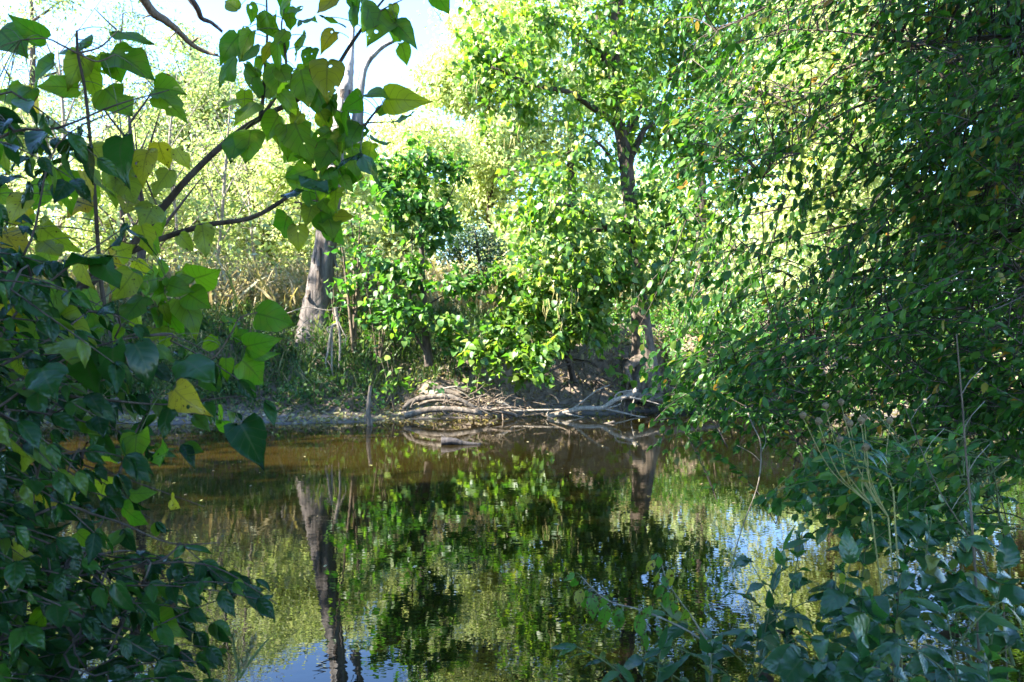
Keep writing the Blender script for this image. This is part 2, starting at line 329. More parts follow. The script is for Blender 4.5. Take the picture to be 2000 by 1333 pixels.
def leaves(mb, kind, loc, d, n, size, rnd=None):
    loc, d, n = (np.asarray(a, float).reshape(-1, 3) for a in (loc, d, n)); k = len(loc)
    if not k: return
    size = np.broadcast_to(size, (k,)); rnd = rng.random(k) if rnd is None else np.broadcast_to(rnd, (k,))
    X, Y, Z = frames(d, n); pick = rng.integers(0, len(SH[kind]), k)
    for i, (v, t, uv) in enumerate(SH[kind]):
        q = np.where(pick == i)[0]
        if not len(q): continue
        s = size[q][:, None, None]
        w_ = loc[q][:, None] + s * (v[None, :, 0:1] * X[q][:, None] + v[None, :, 1:2] * Y[q][:, None] + v[None, :, 2:3] * Z[q][:, None])
        mb.add(w_.reshape(-1, 3), (t[None] + (np.arange(len(q)) * len(v))[:, None, None]).reshape(-1, 3), np.tile(uv, (len(q), 1)), np.repeat(rnd[q], len(v)))
def leaf_objects(parent, kind, material, loc, d, n, size, name='leaf', pick=None):
    loc, d, n = (np.asarray(a, float).reshape(-1, 3) for a in (loc, d, n)); k = len(loc)
    if not k: return
    size = np.broadcast_to(size, (k,)); X, Y, Z = frames(d, n); o0 = np.array(parent.location)
    for i in range(k):
        j = int(rng.integers(len(SH[kind]))); key = (kind, j, material.name)
        if key not in MESHES:
            b_ = MB(); b_.add(*SH[kind][j]); MESHES[key] = b_.mesh(name, material)
        o = bpy.data.objects.new(name, MESHES[key]); s = size[i]; p = loc[i] - o0
        o.matrix_basis = Matrix(((X[i][0] * s, Y[i][0] * s, Z[i][0] * s, p[0]), (X[i][1] * s, Y[i][1] * s, Z[i][1] * s, p[1]), (X[i][2] * s, Y[i][2] * s, Z[i][2] * s, p[2]), (0, 0, 0, 1)))
        o.parent = parent; col.objects.link(o)
def foliage(parent, kind, material, loc, d, n, size, n_obj, name='foliage'):
    """The leaves that show largest become parts of their own, the rest one mass."""
    loc, d, n = (np.asarray(a, float).reshape(-1, 3) for a in (loc, d, n)); k = len(loc)
    size = np.broadcast_to(size, (k,)).copy()
    Yd = np.maximum(loc[:, 1], .3); px = loc[:, 0] / Yd * FPX; pz = (loc[:, 2] - EYE) / Yd * FPX
    show = size / Yd * FPX * np.where((np.abs(px) < 1010) & (np.abs(pz) < 680), 1, .01)
    order = np.argsort(-show); own = order[:n_obj][show[order[:n_obj]] > 9] if n_obj else order[:0]
    rest = np.setdiff1d(np.arange(k), own)
    leaf_objects(parent, kind, material, loc[own], d[own], n[own], size[own])
    if len(rest):
        b_ = MB(); leaves(b_, kind, loc[rest], d[rest], n[rest], size[rest]); b_.build(name, material, parent, parent.location, 'stuff')

SHADE = [(-20, 15.5, 11.3, 4.4, 260), (-23.5, 20, 17, 4.5, 280), (-26, 12.5, 18, 5, 300), (-19, 2.6, 16, 3.8, 260), (-14.5, .3, 12.5, 4.2, 280), (-24, 3, 16, 4.6, 300), (-10, -3.6, 12, 3.0, 260), (-6.6, .2, 5.4, 2.6, 240), (-8.5, .1, 14.4, 1.6, 340, .68), (-9.6, -2.0, 14.2, 1.8, 320, .58), (-5, -5.5, 12, 4.6, 320, .4), (.5, -5, 13, 5.6, 360, .42), (6, -4, 12, 4.5, 300, .35)]  # added unseen trees, crowns placed and sized to block sun and sky
# ------------------------------------------------------------------ the setting
fx = A(-600, -40, -22, -16, -12, -8, -4.5, -3, 0, 2.5, 4.6, 6, 9, 14, 40, 600); fy = A(4, 8, 12.5, 15.5, 18.2, 18.3, 18.5, 18.9, 20.3, 21.0, 22.0, 21.5, 20, 19.5, 20, 20)
nxs = A(-600, -40, -20, -9, -3, 0, 2, 3.2, 4.5, 7, 12, 40, 600); nys = A(-6, 1, 4.8, 3, 2.7, 2.6, 2.9, 3.3, 5.2, 8.2, 9.5, 9, 8)
far_shore = lambda x: np.interp(x, fx, fy) + .25 * np.sin(x * 1.7) + .12 * np.sin(x * 4.1 + 1)
near_shore = lambda x: np.interp(x, nxs, nys) + .12 * np.sin(x * 2.3)
def height(x, y):
    x = np.asarray(x, float); y = np.asarray(y, float)
    d = y - far_shore(x); e = near_shore(x) - y
    s = np.clip((x + 3) / 4, 0, 1)                   # the bank is gentle on the left, undercut and steep on the right
    left = np.interp(d, [-6, -1.5, 0, 1.0, 1.8, 3.0, 4.4, 8, 25, 60, 120, 600], [-1.2, -.55, 0, .16, .55, 1.5, 2.5, 2.9, 3.0, 3.6, 6, 20])
    right = np.interp(d, [-6, -1.5, 0, .5, 1.1, 1.7, 2.6, 8, 25, 60, 120, 600], [-1.2, -.55, 0, .14, .7, 1.7, 2.3, 2.7, 3.0, 3.6, 6, 20])
    f = left * (1 - s) + right * s
    nn = np.interp(e, [-6, -1.2, 0, .8, 2.5, 8, 30, 600], [-1.2, -.5, 0, .35, .6, 1.2, 2, 6])
    z = np.where(d > -5, np.where(e > -5, np.maximum(f, nn), f), np.where(e > -5, nn, -1.2))
    k = np.clip(np.abs(z) * 2.5, .1, 1)
    z = z + k * (.07 * np.sin(x * 2.9 + y * 1.3) + .05 * np.sin(x * 6.1 - y * 4.7) + .03 * np.sin(x * 13 + y * 9)) 
    hsh = np.sin(x * 127.1 + y * 311.7) * 43758.5453; z = z + k * .07 * ((hsh - np.floor(hsh)) - .5) * (np.abs(d) < 6)
    return z
ax = np.unique(np.concatenate([np.linspace(-600, -30, 20), np.linspace(-30, -16, 30), np.linspace(-16, 16, 260), np.linspace(16, 40, 40), np.linspace(40, 600, 20)]))
ay = np.unique(np.concatenate([np.linspace(-300, -8, 12), np.linspace(-8, 17, 100), np.linspace(17, 28, 140), np.linspace(28, 60, 40), np.linspace(60, 700, 24)]))
gx, gy = np.meshgrid(ax, ay); gz = height(gx, gy)
idx = np.arange(gx.size).reshape(gx.shape); a_, b_, c_, d_ = idx[:-1, :-1].ravel(), idx[:-1, 1:].ravel(), idx[1:, 1:].ravel(), idx[1:, :-1].ravel()
mb = MB(); mb.add(np.stack([gx.ravel(), gy.ravel(), gz.ravel()], 1), np.concatenate([np.stack([a_, b_, c_], 1), np.stack([a_, c_, d_], 1)]))
tag(mb.build('ground', M['ground']), kind='structure')
mb = MB(); mb.add([(-600, -5, 0), (600, -5, 0), (600, 40, 0), (-600, 40, 0)], [(0, 1, 2), (0, 2, 3)])
tag(mb.build('water', M['water'], smooth=False), kind='structure')
ground_z = lambda x, y: float(height(x, y))

# ------------------------------------------------------------------ trees
UP = A(0, 0, 1)
def crown_fill(skel, blobs, n, arch=.12, maxlen=3.0):
    """Twigs from a growing skeleton to targets in the crown's blobs; returns S, C, T."""
    vol = np.array([np.prod(b_[1]) ** .8 * (b_[2] if len(b_) > 2 else 1) for b_ in blobs]); ch = rng.choice(len(blobs), n, p=vol / vol.sum())
    q = nz(rng.normal(size=(n, 3))) * (rng.random((n, 1)) ** .45) * np.clip(1 + .28 * rng.normal(size=(n, 1)), .3, 1.8)
    T = np.array([blobs[i][0] for i in ch]) + q * np.array([blobs[i][1] for i in ch])
    sk = np.zeros((len(skel) + 3 * n, 3)); m_ = len(skel); sk[:m_] = skel
    d0 = np.array([np.min(((sk[:m_] - t) ** 2).sum(1)) for t in T]); S = np.zeros_like(T); C = np.zeros_like(T)
    ok = np.ones(n, bool)
    for i in np.argsort(d0):
        t = T[i]; dd = ((sk[:m_] - t) ** 2).sum(1) + 1.2 * np.maximum(sk[:m_, 2] - t[2], 0) ** 2
        s = sk[np.argmin(dd)]; L = np.linalg.norm(t - s)
        S[i] = s; C[i] = (s + t) / 2 + UP * arch * L + rng.normal(size=3) * .08 * L
        for k in (.4, .7, 1):
            sk[m_] = (1 - k) ** 2 * s + 2 * k * (1 - k) * C[i] + k * k * t; m_ += 1
    return S, C, T
def twig_leaves(S, C, T, per, spread, t0=.3, droop=.5, out=.6, jit=.45):
    n = len(S); t = rng.uniform(t0, 1.03, (n, per, 1))
    p = (1 - t) ** 2 * S[:, None] + 2 * t * (1 - t) * C[:, None] + t * t * T[:, None]
    tan = nz(2 * (1 - t) * (C - S)[:, None] + 2 * t * (T - C)[:, None])
    p = p + rng.normal(size=p.shape) * spread
    d = nz(out * tan + rng.normal(size=p.shape) * .7 + A(0, 0, -droop)); nrm = nz(UP + rng.normal(size=p.shape) * jit + .35 * tan)
    return p.reshape(-1, 3), d.reshape(-1, 3), nrm.reshape(-1, 3)
def tree(name, label, cat, trunk, trunk_r, limbs=(), blobs=(), ntwig=0, per=10, leaf='leaflet', lmat='green', size=(.1, .16), spread=.12, droop=.5,
         n_obj=0, group=None, bark='bark', rough=.08, sides=10, twig_r=(.012, .004), jit=.45, arch=.12, twig_mat=None, sm=4):
    base = np.asarray(trunk[0], float); root = thing(name, label, cat, base, group); skel = []
    tp = smooth_path(trunk, 5); rr = np.interp(np.linspace(0, 1, len(tp)), np.linspace(0, 1, len(trunk)), trunk_r) if np.ndim(trunk_r) else trunk_r
    mb = MB(); tube(mb, tp, rr, sides=sides, rough=rough); mb.build('trunk', M[bark], root, base); skel += list(tp[len(tp) // 4:])
    for pts, r0, r1 in limbs:
        lp = smooth_path(pts, sm); mb = MB(); tube(mb, lp, r0, r1, sides=7, rough=rough * .7); mb.build('branch', M[bark], root, base); skel += list(lp[1:])
    if blobs and ntwig:
        S, C, T = crown_fill(np.array(skel), blobs, ntwig, arch)
        mb = MB(); twigs(mb, S, C, T, np.full(ntwig, twig_r[0]), np.full(ntwig, twig_r[1])); mb.build('twigs', M[twig_mat or bark], root, base, 'stuff')
        if per:
            p, d, n_ = twig_leaves(S, C, T, per, spread, droop=droop, jit=jit)
            foliage(root, leaf, M[lmat], p, d, n_, rng.uniform(size[0], size[1], len(p)), n_obj, 'crown')
    return root
def auto_limbs(tp, H, n, reach, r0, up=.6, start=.35):
    tp = np.asarray(tp, float); out = []
    for i in range(n):
        k = start + (1 - start) * (i + .5) / n * .95; f = k * (len(tp) - 1); j = int(f); s = tp[j] + (tp[min(j + 1, len(tp) - 1)] - tp[j]) * (f - j)
        a = i * 2.4 + rng.uniform(-.5, .5); L = reach * rng.uniform(.7, 1.1) * (1.15 - .6 * k)
        d = A(math.cos(a), math.sin(a), up * rng.uniform(.6, 1.3))
        out.append(([s, s + d * L * .5 + A(0, 0, .04 * L), s + d * L + A(0, 0, .14 * L)], r0 * (1.1 - .7 * k), r0 * .15))
    return out
def simple_tree(name, label, cat, x, y, H, W, lmat, n=300, per=26, leaf='leaflet', size=(.14, .24), group=None, z0=None, low=.25, droop=.3, spread=.28, bark='bark', lean=0., r=None, depth=None, bare=0., jit=.6):
    z = ground_z(x, y) - .1 if z0 is None else z0; r = r or H * .016
    tk = [A(x, y, z), A(x + lean * .3 * H, y, z + H * .33), A(x + lean * .6 * H + rng.normal() * .2, y + rng.normal() * .2, z + H * .66), A(x + lean * H, y, z + H * .96)]
    dp = depth or W; blobs = []
    for i in range(7):
        k = low + (1 - low) * (i + .5) / 7; ww = math.sin(math.pi * min(1, .18 + .82 * (1 - k) / (1 - low) * .86 + .05)) ** .7
        a = i * 2.4; blobs.append((A(x + lean * k * H + math.cos(a) * W * .45 * ww, y + math.sin(a) * dp * .45 * ww, z + H * k), A(W * .62 * ww, dp * .6 * ww, H * .13)))
    return tree(name, label, cat, tk, [r, r * .75, r * .45, r * .12], auto_limbs(tk, H, 8, W * .8, r * .5), blobs, n, per, leaf, lmat, size, spread, droop, group=group, bark=bark, twig_r=(.03, .008), sides=8, jit=jit)

# ------------------------------------------------------------------ far background: woods on the far bank
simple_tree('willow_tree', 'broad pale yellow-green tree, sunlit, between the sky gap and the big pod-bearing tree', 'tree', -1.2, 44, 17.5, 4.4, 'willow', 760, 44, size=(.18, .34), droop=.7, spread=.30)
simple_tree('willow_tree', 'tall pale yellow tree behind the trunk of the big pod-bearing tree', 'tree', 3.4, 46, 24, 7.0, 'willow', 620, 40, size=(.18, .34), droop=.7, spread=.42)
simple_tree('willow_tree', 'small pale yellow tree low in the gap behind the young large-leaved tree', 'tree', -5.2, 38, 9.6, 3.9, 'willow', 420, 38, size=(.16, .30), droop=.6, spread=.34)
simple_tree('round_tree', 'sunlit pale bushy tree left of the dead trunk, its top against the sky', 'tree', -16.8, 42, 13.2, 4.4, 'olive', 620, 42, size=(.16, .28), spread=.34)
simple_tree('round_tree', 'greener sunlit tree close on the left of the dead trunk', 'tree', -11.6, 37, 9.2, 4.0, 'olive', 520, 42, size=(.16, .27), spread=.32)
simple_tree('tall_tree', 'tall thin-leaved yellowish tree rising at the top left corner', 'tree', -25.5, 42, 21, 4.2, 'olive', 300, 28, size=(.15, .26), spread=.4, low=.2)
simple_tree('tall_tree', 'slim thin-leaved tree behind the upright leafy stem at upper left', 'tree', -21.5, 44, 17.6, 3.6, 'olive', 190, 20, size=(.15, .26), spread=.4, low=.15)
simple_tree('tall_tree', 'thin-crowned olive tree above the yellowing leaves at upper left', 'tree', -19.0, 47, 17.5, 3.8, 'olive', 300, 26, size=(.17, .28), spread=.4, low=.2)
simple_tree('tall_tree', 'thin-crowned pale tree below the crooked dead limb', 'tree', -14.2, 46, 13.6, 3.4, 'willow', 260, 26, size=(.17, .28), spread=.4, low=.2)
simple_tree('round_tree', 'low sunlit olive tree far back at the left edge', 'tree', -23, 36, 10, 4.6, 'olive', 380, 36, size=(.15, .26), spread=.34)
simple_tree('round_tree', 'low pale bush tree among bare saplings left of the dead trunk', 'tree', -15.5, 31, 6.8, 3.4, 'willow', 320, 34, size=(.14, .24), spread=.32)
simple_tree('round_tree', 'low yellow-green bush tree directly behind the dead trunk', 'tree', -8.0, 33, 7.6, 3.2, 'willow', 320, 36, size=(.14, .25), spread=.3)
GB = 'trees behind the hanging shrub on the far bank'
for i, (x, y, H, W, lm) in enumerate([(9.5, 40, 21, 6, 'green'), (14.5, 36, 19, 5.5, 'willow'), (19, 42, 22, 6.5, 'green'), (25, 38, 20, 6, 'olive'), (12, 30, 12, 4.2, 'willow'), (18.5, 29, 11, 4.2, 'green')]):
    simple_tree('wood_tree', ['tall green tree right of the pod-bearing trunk, behind the shrub', 'tall pale tree seen through the middle of the hanging shrub', 'tall green tree seen through the right part of the hanging shrub', 'tall olive tree behind the right edge of the hanging shrub', 'shorter pale tree on the bank behind the sunlit shrub tips', 'shorter green tree on the bank behind the dark right of the shrub'][i],
                'tree', x, y, H, W, lm, 420, 32, size=(.18, .32), group=GB, spread=.4)
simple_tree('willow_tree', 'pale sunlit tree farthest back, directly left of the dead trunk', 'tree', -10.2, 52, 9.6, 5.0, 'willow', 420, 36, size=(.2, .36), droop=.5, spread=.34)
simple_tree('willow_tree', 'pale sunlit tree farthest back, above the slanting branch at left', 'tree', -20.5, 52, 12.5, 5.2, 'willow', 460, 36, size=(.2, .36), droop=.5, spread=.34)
# the far-off wood that closes the view
def wood_mass():
    mb = MB(); n = 26000
    a = rng.uniform(-1.05, 1.05, n); y = rng.uniform(62, 84, n); x = np.tan(a * .75) * y
    top = 8.5 + 1.6 * np.sin(x * .21) + 1.2 * np.sin(x * .47 + 1) + rng.normal(size=n) * .3 + np.where(x > 3, 4.5, 0)
    z = 3.2 + (top - 1) * rng.random(n) ** .7
    leaves(mb, 'leaflet', np.stack([x, y, z], 1), rng.normal(size=(n, 3)) + A(0, 0, -.3), UP + rng.normal(size=(n, 3)) * .8, rng.uniform(.6, 1.3, n))
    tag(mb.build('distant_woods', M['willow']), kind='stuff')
wood_mass()
# bare grey trees and thin trunks at the left
def bare_tree(label, pts, r, n, spread, bark='twig_pale', name='bare_tree', per=0):
    p = [A(*q) for q in pts]; H = p[-1][2] - p[0][2]; tp = smooth_path(p, 4)
    lm = auto_limbs(tp, H, 9, H * .30, r * .45, up=1.3, start=.25)
    bl = [(p[0] * (1 - k) + p[-1] * k, A(spread, spread, H * .16)) for k in (.35, .55, .75, .95)]
    tree(name, label, 'tree', p, [r] + [r * .6] * (len(p) - 2) + [r * .1], lm, bl, n, per, 'leaflet', 'olive', (.1, .18), .2, bark=bark, twig_r=(.018, .006), group='bare trees on the far bank')
for pts, r, n, s, lb in [
    ([P(275, 605, 25), P(276, 500, 25), P(283, 440, 25.3), P(262, 330, 25.5), P(250, 200, 26)], .21, 70, 1.6, 'dark thin trunk standing behind the slanting branch at left'),
    ([P(240, 620, 27), P(243, 540, 27), P(238, 420, 27), P(235, 230, 27)], .13, 50, 1.2, 'slender dark trunk seen beside the upright leafy stem'),
    ([P(410, 600, 30), P(430, 460, 30), P(440, 330, 30), P(452, 170, 30)], .10, 90, 1.6, 'bare pale grey tree in the sun left of the dead trunk'),
    ([P(505, 590, 32), P(490, 430, 32), P(478, 300, 32), P(470, 215, 32)], .09, 90, 1.5, 'bare pale sapling close left of the dead trunk'),
    ([P(120, 620, 28), P(115, 420, 28), P(125, 260, 28), P(110, 60, 28)], .12, 90, 1.8, 'bare thin tree behind the big leaves at far left'),
    ([P(330, 620, 29), P(345, 450, 29), P(330, 300, 29), P(345, 150, 29)], .09, 80, 1.6, 'bare forked sapling behind the yellow leaves')]:
    bare_tree(lb, pts, r, n, s, 'bark' if r > .12 else 'twig_pale', per=3)
# bare dead limb reaching across the sky
t = thing('dead_limb', 'bare crooked dead limb crossing the sky gap at upper left', 'dead branch', P(425, 108, 17))
mb = MB(); tube(mb, smooth_path([P(270, -20, 15.5), P(296, 22, 15.8), P(322, 40, 16), P(345, 58, 16.3), P(372, 85, 16.6), P(398, 100, 17), P(425, 108, 17)], 4), .10, .03, 6, rough=.2); mb.build('branch', M['twig'], t, t.location)
for a_, b_ in ((P(312, 36, 15.9), P(279, 35, 15.7)), (P(350, 64, 16.3), P(332, 74, 16.2)), (P(372, 85, 16.6), P(392, 78, 16.5))):
    mb = MB(); tube(mb, smooth_path([a_, (a_ + b_) / 2 + A(.05, 0, .08), b_]), .03, .012, 5); mb.build('twig', M['twig'], t, t.location)
t = thing('dead_limb', 'short dark bare limb hanging in from the top edge beside the crooked one', 'dead branch', P(430, 56, 15))
mb = MB(); tube(mb, smooth_path([P(365, -12, 14.5), P(385, 15, 14.6), P(394, 36, 14.8), P(412, 44, 15), P(432, 60, 15)], 4), .065, .03, 6, rough=.15); mb.build('branch', M['bark'], t, t.location)

# big dead trunk, bark peeling, top broken off
def snag():
    Y = 22.5
    base = P(622, 680, Y); root = thing('dead_tree', 'thick weathered dead trunk with peeling bark and broken forked top', 'dead tree', base)
    pts = [P(614, 690, Y), P(616, 650, Y), P(618, 610, Y), P(628, 545, Y), P(638, 470, Y), P(650, 380, Y), P(662, 290, Y), P(668, 210, Y), P(676, 165, Y)]
    tp = smooth_path(pts, 6); k = np.linspace(0, 1, len(tp))
    mb = MB(); tube(mb, tp, np.interp(k, [0, .12, .25, .45, .7, 1], [.70, .54, .42, .32, .23, .21]), sides=22, rough=.10); mb.build('trunk', M['snag'], root, base)
    for q, r0, r1 in (([P(674, 200, Y), P(682, 150, Y), P(686, 100, Y), P(690, 52, Y)], .17, .05), ([P(690, 260, Y), P(703, 190, Y), P(714, 130, Y), P(742, 95, Y), P(765, 82, Y)], .13, .05),
                      ([P(690, 330, Y), P(700, 280, Y), P(706, 215, Y)], .15, .06), ([P(655, 330, Y), P(630, 300, Y - .4), P(612, 285, Y - .8)], .06, .02)):
        mb = MB(); tube(mb, smooth_path(q, 5), r0, r1, 9, rough=.22); mb.build('branch', M['snag'], root, base)
    for i in range(34):                              # hanging strips of bark
        f = rng.uniform(.1, .98); c = tp[int(f * (len(tp) - 1))]; a = rng.uniform(-2.6, .2); rad = np.interp(f, [0, .12, .25, .45, .7, 1], [.70, .54, .42, .32, .23, .21]) * 1.02
        L = rng.uniform(.25, .8); wd = rng.uniform(.05, .14); s = c + A(math.cos(a) * rad, math.sin(a) * rad, 0); o_ = A(math.cos(a), math.sin(a), 0); tn = A(-math.sin(a), math.cos(a), 0)
        v = []
        for j in range(4):
            p = s - UP * L * j / 3 + o_ * (.02 + .10 * (j / 3) ** 2 * rng.uniform(.2, 1.2)); v += [p - tn * wd / 2, p + tn * wd / 2 * rng.uniform(.4, 1), p + o_ * .02]
        T = []
        for j in range(3):
            for e in range(3):
                q = (e + 1) % 3; T += [(3 * j + e, 3 * j + q, 3 * j + 3 + q), (3 * j + e, 3 * j + 3 + q, 3 * j + 3 + e)]
        mb = MB(); mb.add(v, T); mb.build('bark_strip', M['snag' if rng.random() < .6 else 'bark'], root, base, smooth=False)
snag()
# tangle of pale dead roots hanging at the foot of the dead trunk
t = thing('hanging_roots', 'bleached bunch of roots dangling from the bank below the dead trunk', 'roots', P(648, 640, 20.6))
for q, r0 in (([(660, 632), (648, 640), (640, 690), (636, 705), (640, 725), (650, 748)], .035), ([(648, 638), (648, 680), (648, 710), (650, 735), (656, 757)], .035), ([(660, 634), (640, 640), (642, 650)], .03),
              ([(650, 610), (662, 630), (672, 652), (676, 658), (674, 678)], .022), ([(655, 600), (664, 660), (662, 720)], .055), ([(640, 705), (646, 715), (648, 730)], .02), ([(560, 612), (600, 600), (640, 606), (662, 600)], .014),
              ([(600, 625), (590, 635), (588, 672)], .016), ([(592, 636), (606, 655), (603, 660)], .016), ([(590, 636), (578, 648)], .014), ([(560, 600), (550, 618), (556, 640)], .014), ([(545, 618), (556, 626), (559, 640)], .014)):
    mb = MB(); tube(mb, smooth_path([P(x, y, 20.6 - i * .05) for i, (x, y) in enumerate(q)], 3), r0, r0 * .4, 5, rough=.2); mb.build('root', M['twig_pale'], t, t.location)

# ------------------------------------------------------------------ the large-leaved trees of the far bank
def blob(px, py, Y, rx, ry, rz, w_=1): return (P(px, py, Y), A(rx * Y / FPX, ry, rz * Y / FPX), w_)
Y = 22.0
big_limbs = [([P(1212, 255, Y), P(1195, 195, Y), P(1180, 120, Y - .3), P(1165, 30, Y - .6)], .13, .04), ([P(1222, 330, Y), P(1245, 280, Y), P(1262, 250, Y + .3), P(1290, 240, Y + .6)], .12, .04),
             ([P(1208, 245, Y), P(1150, 205, Y - .5), P(1110, 180, Y - 1), P(1040, 165, Y - 1.6), P(960, 130, Y - 2)], .11, .03), ([P(1206, 330, Y), P(1180, 290, Y - .6), P(1150, 265, Y - 1.2)], .07, .02),
             ([P(1235, 130, Y), P(1232, 60, Y + .5), P(1240, -40, Y + 1)], .09, .03), ([P(1200, 60, Y), P(1215, -20, Y), P(1200, -120, Y)], .11, .03),
             ([P(1230, 430, Y), P(1195, 445, Y - .8), P(1165, 430, Y - 1.5), P(1110, 400, Y - 2.2), P(1060, 405, Y - 2.8)], .10, .03), ([P(1232, 450, Y), P(1160, 450, Y - 1), P(1130, 470, Y - 1.8), P(1090, 500, Y - 2.4)], .08, .02),
             ([P(1236, 470, Y), P(1300, 440, Y - 1), P(1370, 420, Y - 1.6)], .08, .02), ([P(1215, 270, Y), P(1270, 190, Y + 1), P(1340, 130, Y + 1.5), P(1420, 90, Y + 2)], .10, .03),
             ([P(1200, 120, Y), P(1120, 60, Y - .6), P(1020, 30, Y - 1)], .08, .02)]
big_blobs = [blob(960, 110, 20.5, 70, 1.2, 75), blob(1040, 60, 21, 110, 1.6, 80), blob(1050, 190, 20.5, 120, 1.5, 75), blob(1150, 90, 21.5, 120, 1.8, 110), blob(1290, 80, 22.5, 120, 1.8, 110), blob(1400, 120, 23, 130, 1.8, 120),
             blob(1330, 250, 22.5, 110, 1.6, 80), blob(1080, 330, 20, 110, 1.4, 60), blob(1040, 420, 19.6, 90, 1.3, 70), blob(1130, 430, 20, 120, 1.4, 70), blob(1110, 520, 19.6, 110, 1.3, 60), blob(1210, 530, 20.2, 110, 1.2, 60, 1.2),
             blob(1320, 460, 20.8, 110, 1.5, 90), blob(1290, 560, 20.6, 90, 1.2, 60), blob(1200, 250, 22.6, 90, 1.3, 90, .5), blob(1180, -90, 22, 240, 2.5, 110), blob(1420, -60, 23, 180, 2.5, 120), blob(1420, 320, 23, 100, 1.6, 90), blob(930, 80, 20.3, 45, .9, 45), blob(945, 170, 20.3, 40, .8, 35), blob(1235, 545, 20.2, 70, .6, 60, 1.2), blob(1225, 180, 20.6, 80, .7, 55), blob(1000, 480, 19.6, 50, .8, 45), blob(1180, 340, 20.6, 70, .6, 50), blob(1225, 425, 20.6, 55, .5, 45), blob(1215, 140, 20.8, 60, .5, 60), blob(1270, 380, 20.8, 60, .6, 50)]
catalpa = tree('pod_tree', 'big large-leaved tree on the far bank with flaky trunk and hanging pods', 'tree',
     [P(1268, 770, Y), P(1262, 735, Y), P(1258, 690, Y), P(1252, 620, Y), P(1244, 540, Y), P(1236, 450, Y), P(1228, 370, Y), P(1220, 300, Y), P(1210, 245, Y), P(1206, 170, Y), P(1200, 60, Y), P(1200, -60, Y)],
     [.52, .42, .33, .26, .22, .20, .20, .19, .16, .13, .10, .05], big_limbs, big_blobs, 1120, 14, 'heart_far', 'catalpa', (.13, .24), .17, .75, 300, None, 'bark_root', .10, 14, jit=.5, arch=.15, twig_mat='bark')
def pods(root, spots, ln, n, m_='pod'):
    for px, py, Y_ in spots:
        for i in range(n):
            s = P(px + rng.normal() * 9, py + rng.normal() * 8, Y_ + rng.normal() * .2); L = ln * rng.uniform(.6, 1.1)
            mb = MB(); tube(mb, [s, s + A(rng.normal() * .02, 0, -L * .5), s + A(rng.normal() * .05, 0, -L)], .011, .007, 5); mb.build('pod', M[m_], root, root.location)
pods(catalpa, [(1044, 440, 19.2), (1062, 470, 19.2), (1083, 560, 18.9), (1060, 590, 18.9), (1100, 610, 18.9), (1076, 380, 19.2), (930, 160, 19.6), (1000, 260, 19.6), (1120, 560, 19), (1240, 560, 19.4)], .42, 5)
# roots of the pod tree washed bare
for q, r0, r1 in (([(1262, 735), (1250, 748), (1240, 764), (1216, 775)], .26, .06), ([(1268, 745), (1275, 770), (1262, 790)], .24, .06), ([(1258, 700), (1236, 708), (1224, 722), (1230, 745)], .16, .08), ([(1270, 740), (1300, 760), (1340, 765)], .2, .05), ([(1270, 752), (1290, 778), (1330, 786)], .12, .04)):
    mb = MB(); tube(mb, smooth_path([P(x, y, 21.8 - .12 * i) for i, (x, y) in enumerate(q)], 5), r0, r1, 10, rough=.25); mb.build('root', M['bark_root'], catalpa, catalpa.location)
# low bough of light green leaves hanging over the shore
Y = 20.2
tree('large_leaved_shrub', 'rounded bush of big bright green leaves overhanging the driftwood', 'shrub', [P(1120, 742, 21.3), P(1110, 700, 21), P(1090, 640, 20.6), P(1080, 590, 20.4)], [.09, .07, .05, .03],
     [([P(1112, 705, 21), P(1060, 690, 20.3), P(1010, 690, 19.9)], .05, .015), ([P(1108, 690, 21), P(1120, 660, 20.2), P(1130, 640, 19.8)], .05, .015), ([P(1095, 650, 20.6), P(1030, 610, 20.2), P(990, 590, 20)], .04, .012), ([P(1112, 710, 21), P(1050, 730, 20), P(990, 735, 19.6)], .04, .012), ([P(1100, 660, 20.6), P(1150, 600, 20.4), P(1190, 570, 20.2)], .04, .012)],
     [blob(1040, 600, 20, 80, .8, 55), blob(1100, 570, 20, 90, .8, 50), blob(1000, 690, 19.8, 60, .6, 40), blob(1060, 690, 19.7, 70, .7, 50, 1.3), blob(1110, 660, 19.8, 45, .6, 45), blob(1040, 735, 19.6, 70, .5, 22), blob(980, 640, 20.1, 50, .7, 40), blob(1160, 600, 20.2, 60, .7, 45), blob(1090, 620, 20, 80, .8, 60), blob(950, 670, 20, 45, .6, 45), blob(1180, 650, 20.3, 40, .6, 40), blob(1000, 560, 20.3, 60, .7, 45)], 330, 9, 'heart_far', 'catalpa', (.15, .26), .10, .5, 300, jit=.4)
